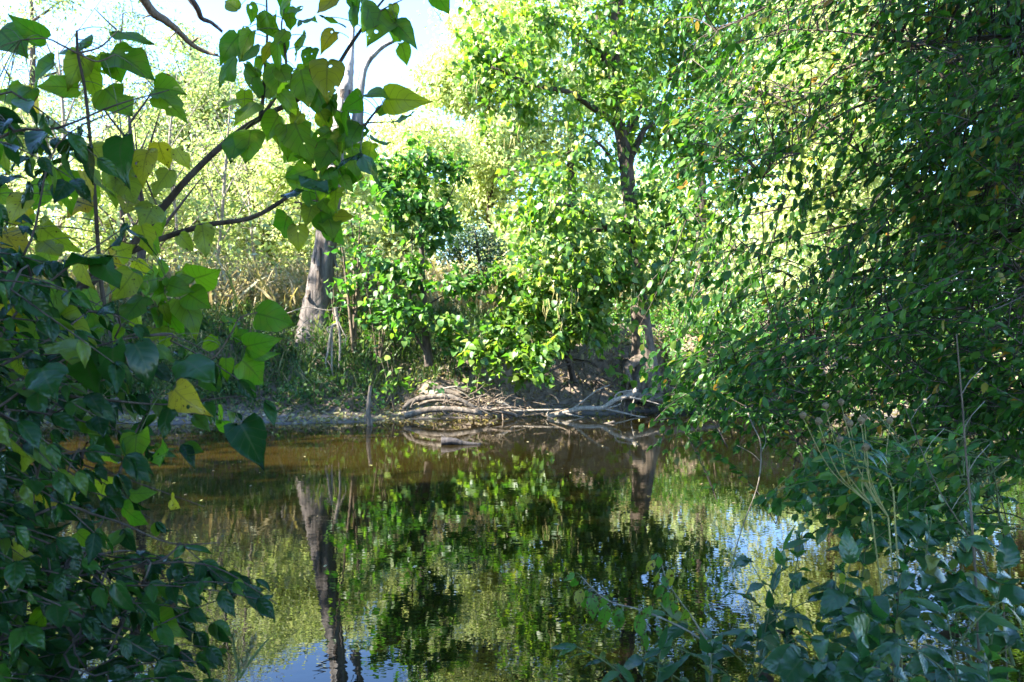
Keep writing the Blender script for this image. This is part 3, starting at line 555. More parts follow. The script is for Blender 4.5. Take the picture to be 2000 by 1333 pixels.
# younger upright tree in front of the sky gap
Y = 20.8
tree('young_tree', 'slim upright young tree with dark green leaves left of centre', 'tree', [P(838, 715, Y), P(832, 660, Y), P(826, 560, Y), P(822, 450, Y), P(818, 360, Y), P(820, 290, Y)], [.12, .10, .08, .06, .045, .015],
     [([P(826, 560, Y), P(770, 520, Y - .3), P(720, 500, Y - .5)], .035, .01), ([P(822, 450, Y), P(870, 400, Y), P(900, 330, Y)], .035, .01), ([P(820, 420, Y), P(770, 360, Y), P(745, 320, Y)], .035, .01), ([P(828, 600, Y), P(880, 570, Y - .3), P(930, 560, Y - .5)], .03, .01), ([P(838, 700, Y), P(800, 640, Y - .3), P(760, 600, Y - .5)], .045, .01), ([P(800, 640, Y), P(803, 540, Y), P(806, 430, Y)], .035, .012)],
     [blob(810, 320, Y, 75, .9, 40), blob(885, 320, Y, 35, .6, 35), blob(790, 400, Y, 65, .9, 55, 1.2), blob(850, 430, Y, 50, .8, 60, 1.2), blob(750, 360, Y, 35, .6, 50), blob(720, 520, Y - .4, 70, .8, 45), blob(800, 530, Y - .4, 70, .7, 45), blob(900, 560, Y - .4, 60, .8, 45), blob(780, 610, Y - .5, 80, .7, 45), blob(850, 640, Y - .6, 50, .5, 40, .7), blob(900, 660, Y - .6, 45, .5, 45, .7)], 300, 9, 'heart_far', 'green', (.15, .25), .09, .5, 300, jit=.45)
tree('cedar', 'small dark blue-green evergreen between the young tree and the pod-bearing tree', 'tree', [P(945, 640, 26), P(942, 560, 26), P(935, 500, 26), P(925, 440, 26)], [.10, .08, .06, .02],
     [([P(940, 540, 26), P(900, 510, 26), P(880, 490, 26)], .03, .01), ([P(938, 530, 26), P(975, 500, 26), P(990, 490, 26)], .03, .01)], [blob(925, 470, 26, 50, .9, 30), blob(890, 490, 26, 35, .7, 28), blob(960, 500, 26, 40, .8, 28), blob(930, 540, 26, 60, .8, 22)], 130, 26, 'leaflet', 'cedar', (.08, .15), .13, .1)
# understory saplings and seedlings on the far bank, each a plant of its own
def seedling(label, px, py, Y_, h, wd, n, size, lmat='catalpa', name='sapling', stems=3, cat='sapling', group=None, droop=.5):
    b0 = P(px, py, Y_); b0[2] = min(b0[2], ground_z(b0[0], Y_) + .03); root = thing(name, label, cat, b0, group); S, C, T = [], [], []
    for i in range(stems):
        a = rng.uniform(0, 6.28); e = b0 + A(math.cos(a) * wd * rng.uniform(.1, .8), math.sin(a) * wd * .5, h * rng.uniform(.7, 1.05)); mb = MB()
        S.append(b0); C.append((b0 + e) / 2 + A(0, 0, .15 * h)); T.append(e)
        t_ = np.linspace(0, 1, 7)[:, None]; tube(mb, (1 - t_) ** 2 * S[-1] + 2 * t_ * (1 - t_) * C[-1] + t_ ** 2 * e, .006 + .012 * h, .004, 5); mb.build('stem', M['twig'], root, b0)
    p, d, n_ = twig_leaves(np.array(S), np.array(C), np.array(T), max(2, n // stems), wd * .28, .25, droop, .8, .4)
    foliage(root, 'heart_far', M[lmat], p, d, n_, rng.uniform(*size, len(p)), 300); return root
for a_ in [('low tuft of broad green leaves above the log, right of the young trunk', 848, 745, 19.8, .75, .35, 14, (.2, .32), 'green'),
           ('sapling of few large leaves on the bank left of the young trunk', 770, 720, 20, 1.3, .5, 26, (.16, .26), 'catalpa'),
           ('little yellow-green seedling at the head of the mud slide', 806, 705, 20.2, .8, .3, 18, (.16, .24), 'catalpa'),
           ('green seedling under the left edge of the overhanging bush', 925, 745, 19.9, 1.2, .45, 26, (.18, .26), 'catalpa'),
           ('small bright plant at the water edge right of the hanging roots', 690, 770, 19.5, .7, .6, 34, (.10, .18), 'weed'),
           ('low leafy plant left of the hanging roots', 615, 770, 19.6, .7, .6, 34, (.10, .18), 'weed'),
           ('low bright plant at the foot of the mud slope', 745, 755, 19.6, .5, .4, 24, (.10, .16), 'green'),
           ('tall sapling with yellow-green leaves between young tree and overhanging bush', 960, 720, 20.4, 2.3, .6, 44, (.17, .27), 'catalpa'),
           ('green sapling right beside the dead trunk', 692, 650, 21.3, 4.4, .75, 130, (.14, .23), 'green'),
           ('bright sapling in front of the pod tree trunk', 1215, 690, 20.6, 1.6, .5, 30, (.18, .28), 'catalpa'),
           ('sapling right of the pod tree roots', 1320, 705, 20.8, 1.7, .7, 50, (.18, .28), 'catalpa'),
           ('leafy sapling on the right bank between the bush and the pod tree trunk', 1170, 650, 22.6, 1.5, .7, 50, (.16, .26), 'catalpa'),
           ('sapling at the top of the bank right of the pod tree', 1390, 660, 22.5, 2.2, .9, 80, (.16, .26), 'catalpa'),
           ('broad green sapling seen under the tips of the hanging shrub', 1460, 690, 21.5, 1.9, .9, 80, (.15, .24), 'green'),
           ('dark green sapling left of the young tree trunk', 740, 640, 21.2, 2.2, .7, 60, (.14, .22), 'green'),
           ('pale sapling in front of the dead trunk foot', 655, 600, 21.8, 1.5, .4, 26, (.14, .22), 'green'),
           ('tall leafy sapling behind the dead trunk on its right', 705, 600, 24, 3.6, .8, 70, (.14, .22), 'green')]:
    seedling(*a_, stems=4, group='saplings on the far bank')
# weeds and dry stalks of the far bank: nobody could count them
def scatter(n, x0, x1, d0, d1, dens=None):
    x = rng.uniform(x0, x1, n); y = far_shore(x) + rng.uniform(d0, d1, n); 
    if dens is not None:
        k = rng.random(n) < dens(x, y); x, y = x[k], y[k]
    return np.stack([x, y, height(x, y)], 1)
p = scatter(30000, -16, 1, .9, 4.6, lambda x, y: np.clip(.6 + .4 * np.sin(x * 2.1 + y) * np.sin(y * 2.7 - x), .1, 1) * np.clip((-x - .5) / 2, .15, 1) * np.where(np.abs(x + 2.6) < 1.1, np.clip((y - far_shore(x) - 2.0) / 1.5, .04, 1), 1))
mb = MB(); q = p + A(0, 0, 1) * (rng.random((len(p), 1)) ** 1.5 * .55 + .02); leaves(mb, 'leaflet', q, rng.normal(size=q.shape) + A(0, -.5, -.1), UP + rng.normal(size=q.shape) * .45, rng.uniform(.06, .15, len(q)))
tag(mb.build('bank_weeds', M['weed']), kind='stuff')
p = scatter(9000, 0, 14, 1.6, 5, None); mb = MB(); q = p + A(0, 0, 1) * (rng.random((len(p), 1)) * .9); leaves(mb, 'leaflet', q, rng.normal(size=q.shape) + A(0, -.5, -.2), UP + rng.normal(size=q.shape) * .5, rng.uniform(.07, .16, len(q)))
q = scatter(9000, 4.6, 15, .35, 2.6); q = q + UP * (rng.random((len(q), 1)) ** 1.3 * 1.1); leaves(mb, 'leaflet', q, rng.normal(size=q.shape) + A(0, -.5, -.2), UP + rng.normal(size=q.shape) * .5, rng.uniform(.08, .18, len(q)))
tag(mb.build('bank_weeds', M['green']), kind='stuff')
def stalks(name, material, n, x0, x1, d0, d1, h0, h1, wd):
    p = scatter(n, x0, x1, d0, d1); h = rng.uniform(h0, h1, n); mb = MB()
    leaves(mb, 'blade', p, UP + rng.normal(size=p.shape) * .22, rng.normal(size=p.shape), h); tag(mb.build(name, M[material]), kind='stuff'); return p, h
stalks('bank_grass', 'grass', 9000, -14, 1, 1.6, 5.5, .25, .7, 1)
p, h = stalks('dry_stalks', 'dry', 7000, -22, 6, 4.6, 14, .7, 2.1, 1)
mb = MB(); k = rng.integers(0, len(p), 42000); q = p[k] + UP * (h[k] * rng.uniform(.3, 1.05, len(k)))[:, None] + rng.normal(size=(len(k), 3)) * .10
leaves(mb, 'leaflet', q, rng.normal(size=q.shape) + A(0, 0, -.4), UP + rng.normal(size=q.shape) * .8, rng.uniform(.07, .17, len(q))); tag(mb.build('dry_weeds', M['dry']), kind='stuff')
p = scatter(24000, -24, 26, 7, 22); q = p + UP * (rng.random((len(p), 1)) ** 1.3 * 4.0); mb = MB(); leaves(mb, 'leaflet', q, rng.normal(size=q.shape), UP + rng.normal(size=q.shape) * .7, rng.uniform(.16, .32, len(q))); tag(mb.build('undergrowth', M['olive']), kind='stuff')
p = scatter(6500, -12, 10, .05, 2.6); mb = MB(); leaves(mb, 'scrap', p + A(0, 0, .015), rng.normal(size=p.shape) * A(1, 1, .1), UP + rng.normal(size=p.shape) * .35, rng.uniform(.05, .13, len(p))); tag(mb.build('leaf_litter', M['dry']), kind='stuff')
# ------------------------------------------------------------------ driftwood and snags at the far shore
def wood(name, label, cat, parts, material, group=None, sides=9, rough=.14):
    b0 = parts[0][0][0]; t = thing(name, label, cat, b0, group)
    for i, (pts, r0, r1) in enumerate(parts):
        mb = MB(); tube(mb, smooth_path(pts, 5), r0, r1, sides if i == 0 else 6, rough=rough); mb.build('trunk' if i == 0 else 'branch', M[material], t, t.location)
    return t
def L_(Y0, *pp, dy=0.): return [P(x, y, Y0 + dy * i) for i, (x, y) in enumerate(pp)]
wood('dead_post', 'grey dead stub leaning out of the shallow water left of the driftwood', 'driftwood', [(L_(17.9, (736, 848), (726, 838), (720, 815), (720, 785), (723, 757)), .085, .035), (L_(17.8, (732, 846), (745, 838), (742, 850)), .04, .02)], 'drift')
wood('drift_log', 'bright arched log lying at the shore, its top in the sun', 'driftwood', [(L_(19.2, (786, 799), (804, 784), (832, 777), (862, 774), (892, 779), (925, 794), (960, 811)), [.02, .035, .045, .05, .055, .06, .055, .065, .06, .07, .06, .065, .055, .06, .055, .065, .07, .06, .07, .06, .055, .06, .05, .045, .05, .04, .035, .04, .03, .02, .015], None), (L_(19.1, (812, 780), (806, 788), (802, 796)), .04, .02), (L_(19.1, (870, 772), (866, 790)), .02, .01), (L_(19.0, (905, 784), (930, 800), (945, 812)), .05, .02)], 'drift')
wood('drift_log', 'thick pale log behind the arched log, pointing to the right', 'driftwood', [(L_(20, (838, 752), (880, 768), (910, 776), (938, 790)), .10, .05), (L_(19.9, (890, 758), (920, 766), (945, 775)), .07, .03)], 'drift')
wood('drift_branch', 'pale broken branch lying across the logs with its end raised', 'branch', [(L_(19.4, (820, 790), (850, 782), (900, 790), (950, 800), (985, 806)), .045, .02), (L_(19.4, (900, 790), (930, 776), (955, 770)), .03, .01), (L_(19.4, (860, 784), (850, 768), (846, 758)), .02, .008)], 'drift')
wood('drift_branch', 'thin grey branch arching over the top of the driftwood pile', 'branch', [(L_(19.7, (845, 770), (870, 758), (900, 755), (925, 762)), .03, .012), (L_(19.7, (880, 757), (905, 768), (930, 788)), .02, .008)], 'twig_pale', sides=6)
wood('drift_branch', 'dark root stump lying at the right end of the driftwood pile', 'branch', [(L_(19.5, (920, 800), (950, 798), (990, 806), (1010, 812)), .09, .04), (L_(19.5, (950, 798), (965, 782), (990, 776)), .04, .012), (L_(19.4, (960, 800), (1000, 796), (1030, 802)), .04, .012), (L_(19.5, (940, 798), (935, 780), (950, 768)), .03, .01)], 'bark_root')
wood('drift_log', 'low brown log half sunk along the mud edge', 'driftwood', [(L_(18.9, (790, 812), (840, 800), (890, 800), (935, 806)), .085, .06)], 'drift')
wood('drift_log', 'long log lying flat against the right mud bank below the roots', 'driftwood', [(L_(20.6, (1215, 772), (1270, 778), (1330, 782), (1400, 790)), .13, .09)], 'drift')
wood('fallen_branch', 'bleached forked branch reaching from the tree roots into the water', 'branch', [(L_(19.9, (1068, 813), (1100, 806), (1135, 798), (1175, 797), (1200, 782), (1230, 772), (1243, 760)), .075, .05), (L_(19.9, (1112, 803), (1135, 786), (1165, 763), (1190, 752)), .03, .015), (L_(19.9, (1175, 797), (1215, 806), (1240, 812), (1270, 816)), .035, .012), (L_(19.9, (1200, 782), (1206, 768), (1235, 762)), .03, .015), (L_(19.8, (1230, 776), (1260, 782), (1290, 790)), .03, .012),
      (L_(19.8, (1190, 796), (1210, 790), (1215, 780)), .02, .008), (L_(19.8, (1105, 808), (1140, 816), (1155, 828)), .025, .01), (L_(19.8, (1240, 775), (1233, 800), (1234, 812)), .018, .008)], 'twig_pale', sides=8)
wood('fallen_branch', 'thin bleached branch lying level between the logs and the forked branch', 'branch', [(L_(19.6, (965, 782), (990, 792), (1005, 802), (1050, 801), (1100, 800)), .045, .02), (L_(19.6, (1000, 798), (985, 786), (975, 780)), .025, .012), (L_(19.6, (1072, 801), (1066, 812)), .015, .008), (L_(19.6, (985, 790), (965, 800), (940, 800)), .02, .01)], 'twig_pale', sides=7)
wood('sunken_log', 'dark wet piece of wood breaking the water surface below the logs', 'driftwood', [(L_(14.6, (862, 863), (885, 862), (905, 866), (936, 868)), .085, .03), (L_(14.6, (880, 862), (870, 855), (862, 850)), .03, .01)], 'wetwood')
wood('sunken_log', 'small wet stick lying in the water right of the grey stub', 'driftwood', [(L_(16.6, (735, 855), (760, 856), (774, 850)), .03, .012)], 'wetwood')
wood('sunken_log', 'pale waterlogged stick in the water below the forked branch', 'driftwood', [(L_(18.4, (1060, 830), (1130, 833), (1175, 830), (1198, 824)), .04, .03)], 'drift')
mb = MB(); S = []; T = []
for cx, cy, Y_, n, sp in ((945, 785, 19.6, 60, 26), (900, 790, 19.3, 26, 30), (1010, 790, 20, 40, 34), (520, 815, 18.2, 24, 40), (1100, 780, 20.6, 30, 50), (1290, 770, 21, 26, 30)):
    for i in range(n):
        s = P(cx + rng.normal() * sp, cy + rng.normal() * 9, Y_ + rng.normal() * .15); S.append(s); T.append(s + rng.normal(size=3) * A(.28, .1, .16))
for i in range(46):
    s = P(rng.uniform(790, 1130), rng.uniform(768, 812), 19.5 + rng.normal() * .4); e = s + A(rng.normal() * .5, rng.normal() * .4, rng.normal() * .22); S.append(s); T.append(e)
S, T = np.array(S), np.array(T); twigs(mb, S, (S + T) / 2 + rng.normal(size=S.shape) * .08, T, rng.uniform(.006, .02, len(S)), np.full(len(S), .004)); tag(mb.build('drift_debris', M['twig']), kind='stuff')

t = thing('bank_roots', 'thin dark roots hanging from the undercut mud bank beside the pod tree', 'roots', P(1180, 690, 22.2))
for i in range(26):
    x = rng.uniform(1.2, 3.9); y = float(far_shore(x)) + rng.uniform(1.0, 1.7); s = A(x, y, ground_z(x, y) + .03); L = rng.uniform(.3, .9); e = s + A(rng.normal() * .3, -rng.uniform(.25, .6), -L * .8)
    mb = MB(); tube(mb, smooth_path([s, (s + e) / 2 + A(rng.normal() * .08, -.12, .08), e], 4), rng.uniform(.012, .035), .005, 5, rough=.2); mb.build('root', M['bark'], t, t.location)
mb = MB(); x = rng.uniform(-7, 7, 130); y = far_shore(x) - rng.random(130) ** 2 * 2.5; q = np.stack([x, y, np.full(130, .006)], 1); leaves(mb, 'scrap', q, rng.normal(size=q.shape) * A(1, 1, 0), UP + rng.normal(size=q.shape) * .04, rng.uniform(.03, .10, 130))
n = 150; x = rng.uniform(-5, 5, n) + .6 * np.sin(np.arange(n)); y = rng.uniform(4.2, 17, n); q = np.stack([x, y, np.full(n, .006)], 1); leaves(mb, 'oval_far', q, rng.normal(size=q.shape) * A(1, 1, 0), UP + rng.normal(size=q.shape) * .05, rng.uniform(.015, .075, n)); tag(mb.build('floating_litter', M['dry']), kind='stuff')

# ------------------------------------------------------------------ trees added out of view, left and behind, shaped to shade water and plants
def shade_tree(label, x, y, H, W, n, lm='green', low=.25): simple_tree('shade_tree', label, 'tree', x, y, H, W, lm, n, 22, size=(.26, .44), group='unseen trees added for shade', low=low, spread=.42)
for i, (x, y, H, W, n, *lo) in enumerate(SHADE): shade_tree('unseen leafy tree added beyond the left edge of the view for its shade' if x < -5.5 else 'unseen leafy tree added behind the viewer to block sky light', x, y, H, W, n, low=lo[0] if lo else .25)

# ------------------------------------------------------------------ foreground left: branch of large heart-shaped leaves
def px_path(pts, Y0, Y1=None, n=5):
    Y1 = Y0 if Y1 is None else Y1; k = np.linspace(0, 1, len(pts))
    return smooth_path([P(x, y, Y0 + (Y1 - Y0) * f) for (x, y), f in zip(pts, k)], n)
def petioles(root, Bs, paths, r=.0016, m_='stem', maxd=.5):
    allp = np.concatenate(paths)
    mb = MB(); S, C, T = [], [], []
    for b in Bs:
        dd = np.linalg.norm(allp - b, axis=1) + .6 * np.maximum(b[2] - allp[:, 2] , 0); s = allp[np.argmin(dd)]
        if np.linalg.norm(s - b) > maxd: continue
        S.append(s); T.append(b); C.append((s + b) / 2 + UP * .18 * np.linalg.norm(s - b))
    if S:
        twigs(mb, S, C, T, np.full(len(S), r), np.full(len(S), r * .8), 5, 4); mb.build('leaf_stalks', M[m_], root, root.location, 'stuff')
def hand_leaves(root, lst, kind, material, Y_, jitter=.12, face=(0, -1, .35), tilt=.35, scale=1.0):
    B, D, N, Sz = [], [], [], []
    for q in lst:
        bx, by, tx, ty = q[:4]; Yl = q[4] if len(q) > 4 else Y_; dy = rng.uniform(-jitter, jitter)
        b = P(bx, by, Yl); e = P(tx, ty, Yl + dy); d = e - b
        B.append(b); D.append(d); N.append(A(*face) + rng.normal(size=3) * tilt); Sz.append(np.linalg.norm(d) * scale)
    leaf_objects(root, kind, M[material], B, D, N, np.array(Sz)); return np.array(B)
left_root = A(-3.3, 2.9, ground_z(-3.3, 2.9))
cat_l = thing('large_leaved_branch_tree', 'leaning young tree at left with large heart-shaped translucent leaves on slanting branches', 'tree', left_root)
main = px_path([(-420, 1250), (-200, 980), (-60, 800), (40, 700), (130, 592), (230, 508), (300, 428), (370, 345), (450, 270), (510, 230), (590, 190), (640, 155), (682, 92), (715, 45), (742, 8), (775, -30)], 3.1, 2.9)
low = px_path([(150, 560), (215, 512), (310, 468), (400, 440), (490, 425), (560, 385), (610, 335), (690, 275), (722, 232), (745, 205)], 3.1, 2.8)
up1 = px_path([(508, 232), (514, 190), (519, 118), (522, 60), (520, -20)], 2.95, 2.9)
up2 = px_path([(512, 228), (540, 185), (558, 138), (556, 90), (550, 52), (556, 10)], 2.95, 2.85)
stem = px_path([(210, 640), (196, 540), (190, 455), (182, 330), (176, 270), (166, 175), (152, 104), (150, 60)], 3.0, 2.7)
tw = [px_path([(152, 104), (120, 88), (90, 75), (40, 78)], 2.7), px_path([(152, 104), (195, 92), (228, 62)], 2.7), px_path([(152, 104), (190, 120), (225, 106)], 2.7), px_path([(590, 390), (625, 395), (640, 420)], 2.85), px_path([(575, 395), (590, 400), (585, 440)], 2.85),
      px_path([(700, 247), (720, 240), (765, 238)], 2.85), px_path([(715, 45), (745, 20), (785, 0)], 2.85), px_path([(330, 560), (322, 570), (318, 605), (300, 640)], 2.75), px_path([(300, 640), (255, 655), (160, 690), (60, 740), (-120, 800)], 2.75, 2.6), px_path([(410, 705), (430, 685), (452, 650), (470, 620), (505, 610)], 2.6), px_path([(410, 705), (360, 720), (250, 735), (100, 760), (-100, 800)], 2.6), px_path([(305, 400), (285, 350), (270, 300)], 3.0)]
mb = MB(); tube(mb, main, .022, .003, 8, rough=.06); mb.build('branch', M['bark'], cat_l, left_root)
mb = MB(); tube(mb, smooth_path([left_root, left_root + A(.1, .05, .5), main[0]], 5), .05, .030, 10, rough=.08); mb.build('trunk', M['bark'], cat_l, left_root)
for q, r0, r1 in ((low, .0135, .003), (up1, .008, .003), (up2, .008, .002), (stem, .0085, .004)):
    mb = MB(); tube(mb, q, r0, r1, 7, rough=.06); mb.build('branch', M['bark'], cat_l, left_root)
for q in tw: mb = MB(); tube(mb, q, .004, .002, 5); mb.build('twig', M['twig'], cat_l, left_root)
LV = [(161, 99, 104, 55), (90, 76, 6, 34), (225, 62, 303, 86), (219, 104, 311, 143), (212, 108, 259, 178), (106, 122, 18, 170), (165, 133, 212, 207), (152, 172, 62, 166), (62, 172, 8, 208), (0, 60, 52, 110), (205, 172, 245, 212), (165, 110, 125, 160), (190, 110, 235, 160),
      (300, 172, 369, 176), (312, 185, 366, 232), (466, 68, 420, 118), (459, 107, 405, 169), (494, 90, 463, 134), (531, 84, 505, 127), (497, 136, 464, 212), (501, 202, 446, 246), (546, 126, 537, 191), (598, 70, 563, 121), (612, 95, 585, 140), (588, 138, 594, 190), (641, 120, 630, 188), (616, 164, 643, 246),
      (558, 244, 569, 318), (576, 240, 607, 313), (588, 220, 563, 252), (655, 62, 616, 98), (632, 350, 640, 372), (692, 318, 676, 378), (604, 374, 614, 418), (624, 412, 637, 464), (582, 440, 580, 497), (563, 420, 546, 480), (640, 422, 697, 419), (640, 422, 656, 458), (662, 264, 643, 294), (650, 280, 612, 338), (726, 274, 764, 287),
      (650, 212, 702, 243), (706, 190, 682, 214), (718, 186, 749, 158), (752, 194, 828, 193), (738, 222, 768, 197), (770, 237, 812, 216), (784, 84, 801, 138), (777, 46, 758, 92), (770, 46, 818, 73), (766, 8, 781, 44), (744, 18, 733, 78), (716, 0, 726, 64), (692, 12, 666, 72), (700, -30, 685, 34), (656, -12, 617, 38), (634, 34, 674, 56), (590, 42, 614, 24), (564, 26, 572, 66), (552, -5, 560, 20), (848, -20, 877, 32), (703, 244, 680, 272), (560, 60, 530, 98), (520, 30, 490, 62),
      (500, 150, 480, 110), (560, 200, 590, 232), (548, 250, 530, 300), (470, 262, 440, 320), (490, 255, 480, 300), (640, 200, 660, 240), (600, 310, 570, 300), (610, 330, 560, 350), (640, 250, 648, 300), (665, 255, 670, 300), (660, 300, 655, 350), (640, 330, 650, 385), (675, 330, 672, 375), (655, 370, 648, 415), (630, 390, 655, 420), (672, 240, 690, 275), (650, 190, 668, 225), (640, 290, 625, 330), (690, 280, 705, 320), (668, 345, 690, 380), (610, 400, 598, 440), (640, 440, 660, 470)]
LV2 = [(306, 545, 262, 549), (382, 545, 328, 526), (380, 543, 430, 533), (322, 570, 283, 582), (322, 560, 350, 545), (330, 556, 368, 572), (279, 581, 228, 627), (314, 610, 284, 656), (322, 592, 356, 676), (318, 596, 324, 640), (368, 574, 410, 602), (352, 583, 407, 643), (300, 640, 272, 668), (330, 640, 310, 690),
       (502, 614, 560, 616), (464, 638, 427, 664), (440, 632, 477, 613), (426, 664, 373, 680), (458, 660, 497, 647), (482, 676, 527, 667), (486, 680, 512, 710), (442, 700, 439, 748), (472, 704, 541, 756), (433, 822, 456, 870), (436, 800, 424, 830), (380, 690, 350, 720), (400, 720, 430, 760), (240, 640, 205, 670), (280, 690, 250, 720), (110, 560, 150, 610), (70, 610, 120, 660), (60, 640, 20, 680), (110, 620, 160, 655),(10, 600, 50, 640)]
LY = [(309, 278, 324, 336), (330, 332, 292, 378), (222, 280, 190, 325), (290, 295, 262, 342), (232, 330, 205, 388), (240, 335, 258, 392), (255, 385, 246, 408), (285, 370, 300, 410), (170, 390, 125, 415), (160, 395, 205, 430), (80, 438, 117, 497), (5, 452, 40, 505), (0, 470, 20, 540), (180, 870, 226, 912), (55, 405, 20, 440), (300, 400, 280, 440), (225, 290, 250, 330), (180, 285, 208, 330), (345, 290, 370, 330), (210, 930, 180, 990), (150, 940, 110, 985), (395, 440, 405, 500), (350, 460, 380, 490)]
LD = [(250, 440, 204, 490, 2.2), (254, 448, 306, 502, 2.4), (198, 500, 128, 508, 2.2), (196, 505, 233, 556, 2.3), (168, 690, 74, 648, 2.0), (47, 498, 45, 542, 2.3), (705, 298, 640, 318, 2.6), (703, 300, 756, 362, 2.6), (556, 384, 602, 344, 2.6), (605, 348, 632, 374, 2.6), (80, 716, 102, 770, 1.9), (168, 700, 175, 755, 2.0), (262, 672, 322, 742, 2.1), (294, 676, 358, 704, 2.2), (225, 680, 200, 740, 2.0), (360, 700, 422, 738, 2.2), (330, 800, 305, 858, 2.1), (470, 832, 512, 886, 2.4), (352, 596, 400, 648, 2.6), (240, 270, 205, 340, 2.5), (180, 290, 152, 352, 2.5), (130, 300, 115, 350, 2.4), (110, 310, 55, 330, 2.4), (90, 330, 60, 375, 2.4), (40, 340, -10, 350, 2.4), (60, 360, 30, 405, 2.4), (130, 355, 100, 395, 2.4), (95, 250, 60, 300, 2.5), (150, 265, 120, 310, 2.5), (40, 300, 10, 330, 2.4)]
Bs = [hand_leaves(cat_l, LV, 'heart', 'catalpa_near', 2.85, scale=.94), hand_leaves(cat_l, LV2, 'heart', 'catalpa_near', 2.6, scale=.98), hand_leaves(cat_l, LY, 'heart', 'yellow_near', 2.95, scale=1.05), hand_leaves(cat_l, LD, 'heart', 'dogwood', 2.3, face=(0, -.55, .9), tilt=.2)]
LB = [(340, 760, 365, 800), (120, 925, 170, 960), (240, 990, 275, 1035), (20, 1080, 60, 1100), (305, 1205, 318, 1235), (150, 1040, 190, 1075), (60, 960, 95, 1010), (330, 880, 300, 900), (255, 965, 310, 958), (335, 975, 345, 990), (190, 1180, 225, 1205), (90, 1180, 60, 1215), (20, 880, 60, 905), (270, 850, 250, 890), (160, 820, 200, 850)]
Bs.append(hand_leaves(cat_l, LB[::3], 'heart', 'yellow_near', 2.15, face=(-.5, -.7, .5), tilt=.3)); Bs.append(hand_leaves(cat_l, LB[1::3] + LB[2::3], 'heart', 'catalpa_near', 2.15, face=(-.5, -.7, .5), tilt=.3))  # the yellow ones stand in for leaves glowing with light from behind
# more of the same leaves, filling the branch system at the left edge
def in_poly(poly, n):
    poly = np.asarray(poly, float); lo, hi = poly.min(0), poly.max(0); out = []
    while len(out) < n:
        q = rng.uniform(lo, hi); c = False; j = len(poly) - 1
        for i in range(len(poly)):
            if (poly[i][1] > q[1]) != (poly[j][1] > q[1]) and q[0] < (poly[j][0] - poly[i][0]) * (q[1] - poly[i][1]) / (poly[j][1] - poly[i][1]) + poly[i][0]: c = not c
            j = i
        if c: out.append(q)
    return np.array(out)
q = in_poly([(-80, 120), (60, 140), (110, 240), (200, 300), (330, 420), (320, 560), (160, 680), (-80, 760)], 90)
Yq = rng.uniform(2.5, 3.4, len(q)); loc = np.array([P(x, y, Y_) for (x, y), Y_ in zip(q, Yq)])
d = rng.normal(size=loc.shape) * .5 + A(.3, 0, -.9); n_ = rng.normal(size=loc.shape) * .4 + A(0, -.8, .5)
k = rng.random(len(loc)) < .3
leaf_objects(cat_l, 'heart', M['catalpa_near'], loc[~k], d[~k], n_[~k], rng.uniform(.10, .16, (~k).sum())); leaf_objects(cat_l, 'heart', M['yellow_near'], loc[k], d[k], n_[k], rng.uniform(.10, .15, k.sum()))
q2 = np.concatenate([in_poly([(430, 20), (560, -20), (650, 20), (640, 130), (600, 240), (500, 260), (450, 180)], 26), in_poly([(560, 250), (700, 180), (740, 300), (690, 400), (580, 400)], 12)])
loc2 = np.array([P(x, y, rng.uniform(2.75, 3.1)) for x, y in q2]); leaf_objects(cat_l, 'heart', M['catalpa_near'], loc2, rng.normal(size=loc2.shape) * .45 + A(0, 0, -.9), rng.normal(size=loc2.shape) * .4 + A(0, -.9, .3), rng.uniform(.08, .125, len(loc2)))
petioles(cat_l, np.concatenate(Bs + [loc, loc2]), [main, low, up1, up2, stem] + tw)
t = bpy.data.objects

# ------------------------------------------------------------------ foreground left: dogwood-like bush, opposite leaves on arching twigs
def leafy_shoots(S, C, T, step, size, pairs=True, t0=.12, droop=.35, upn=.9, face=.35, jit=.35, along=(.35, .9), side=(.4, .9)):
    P_, D_, N_ = [], [], []
    for s, c, e in zip(S, C, T):
        L = np.linalg.norm(e - s); n = max(2, int(L / step)); t_ = np.linspace(t0, 1, n)
        for i, k in enumerate(t_):
            p = (1 - k) ** 2 * s + 2 * k * (1 - k) * c + k * k * e; tan = nz(2 * (1 - k) * (c - s) + 2 * k * (e - c)); sd = nz(np.cross(tan, UP) + 1e-6)
            for sg in ((1, -1) if pairs else (1 if i % 2 else -1,)):
                P_.append(p); D_.append(nz(tan * rng.uniform(*along) + sd * sg * rng.uniform(*side) + A(0, 0, -droop * rng.uniform(.4, 1.5)) + rng.normal(size=3) * .2)); N_.append(A(0, -face, upn) + rng.normal(size=3) * jit)
        P_.append(e); D_.append(nz(tan + A(0, 0, -.3))); N_.append(A(0, -face, upn) + rng.normal(size=3) * jit)
    P_ = np.array(P_); return P_, np.array(D_), np.array(N_), rng.uniform(size[0], size[1], len(P_))
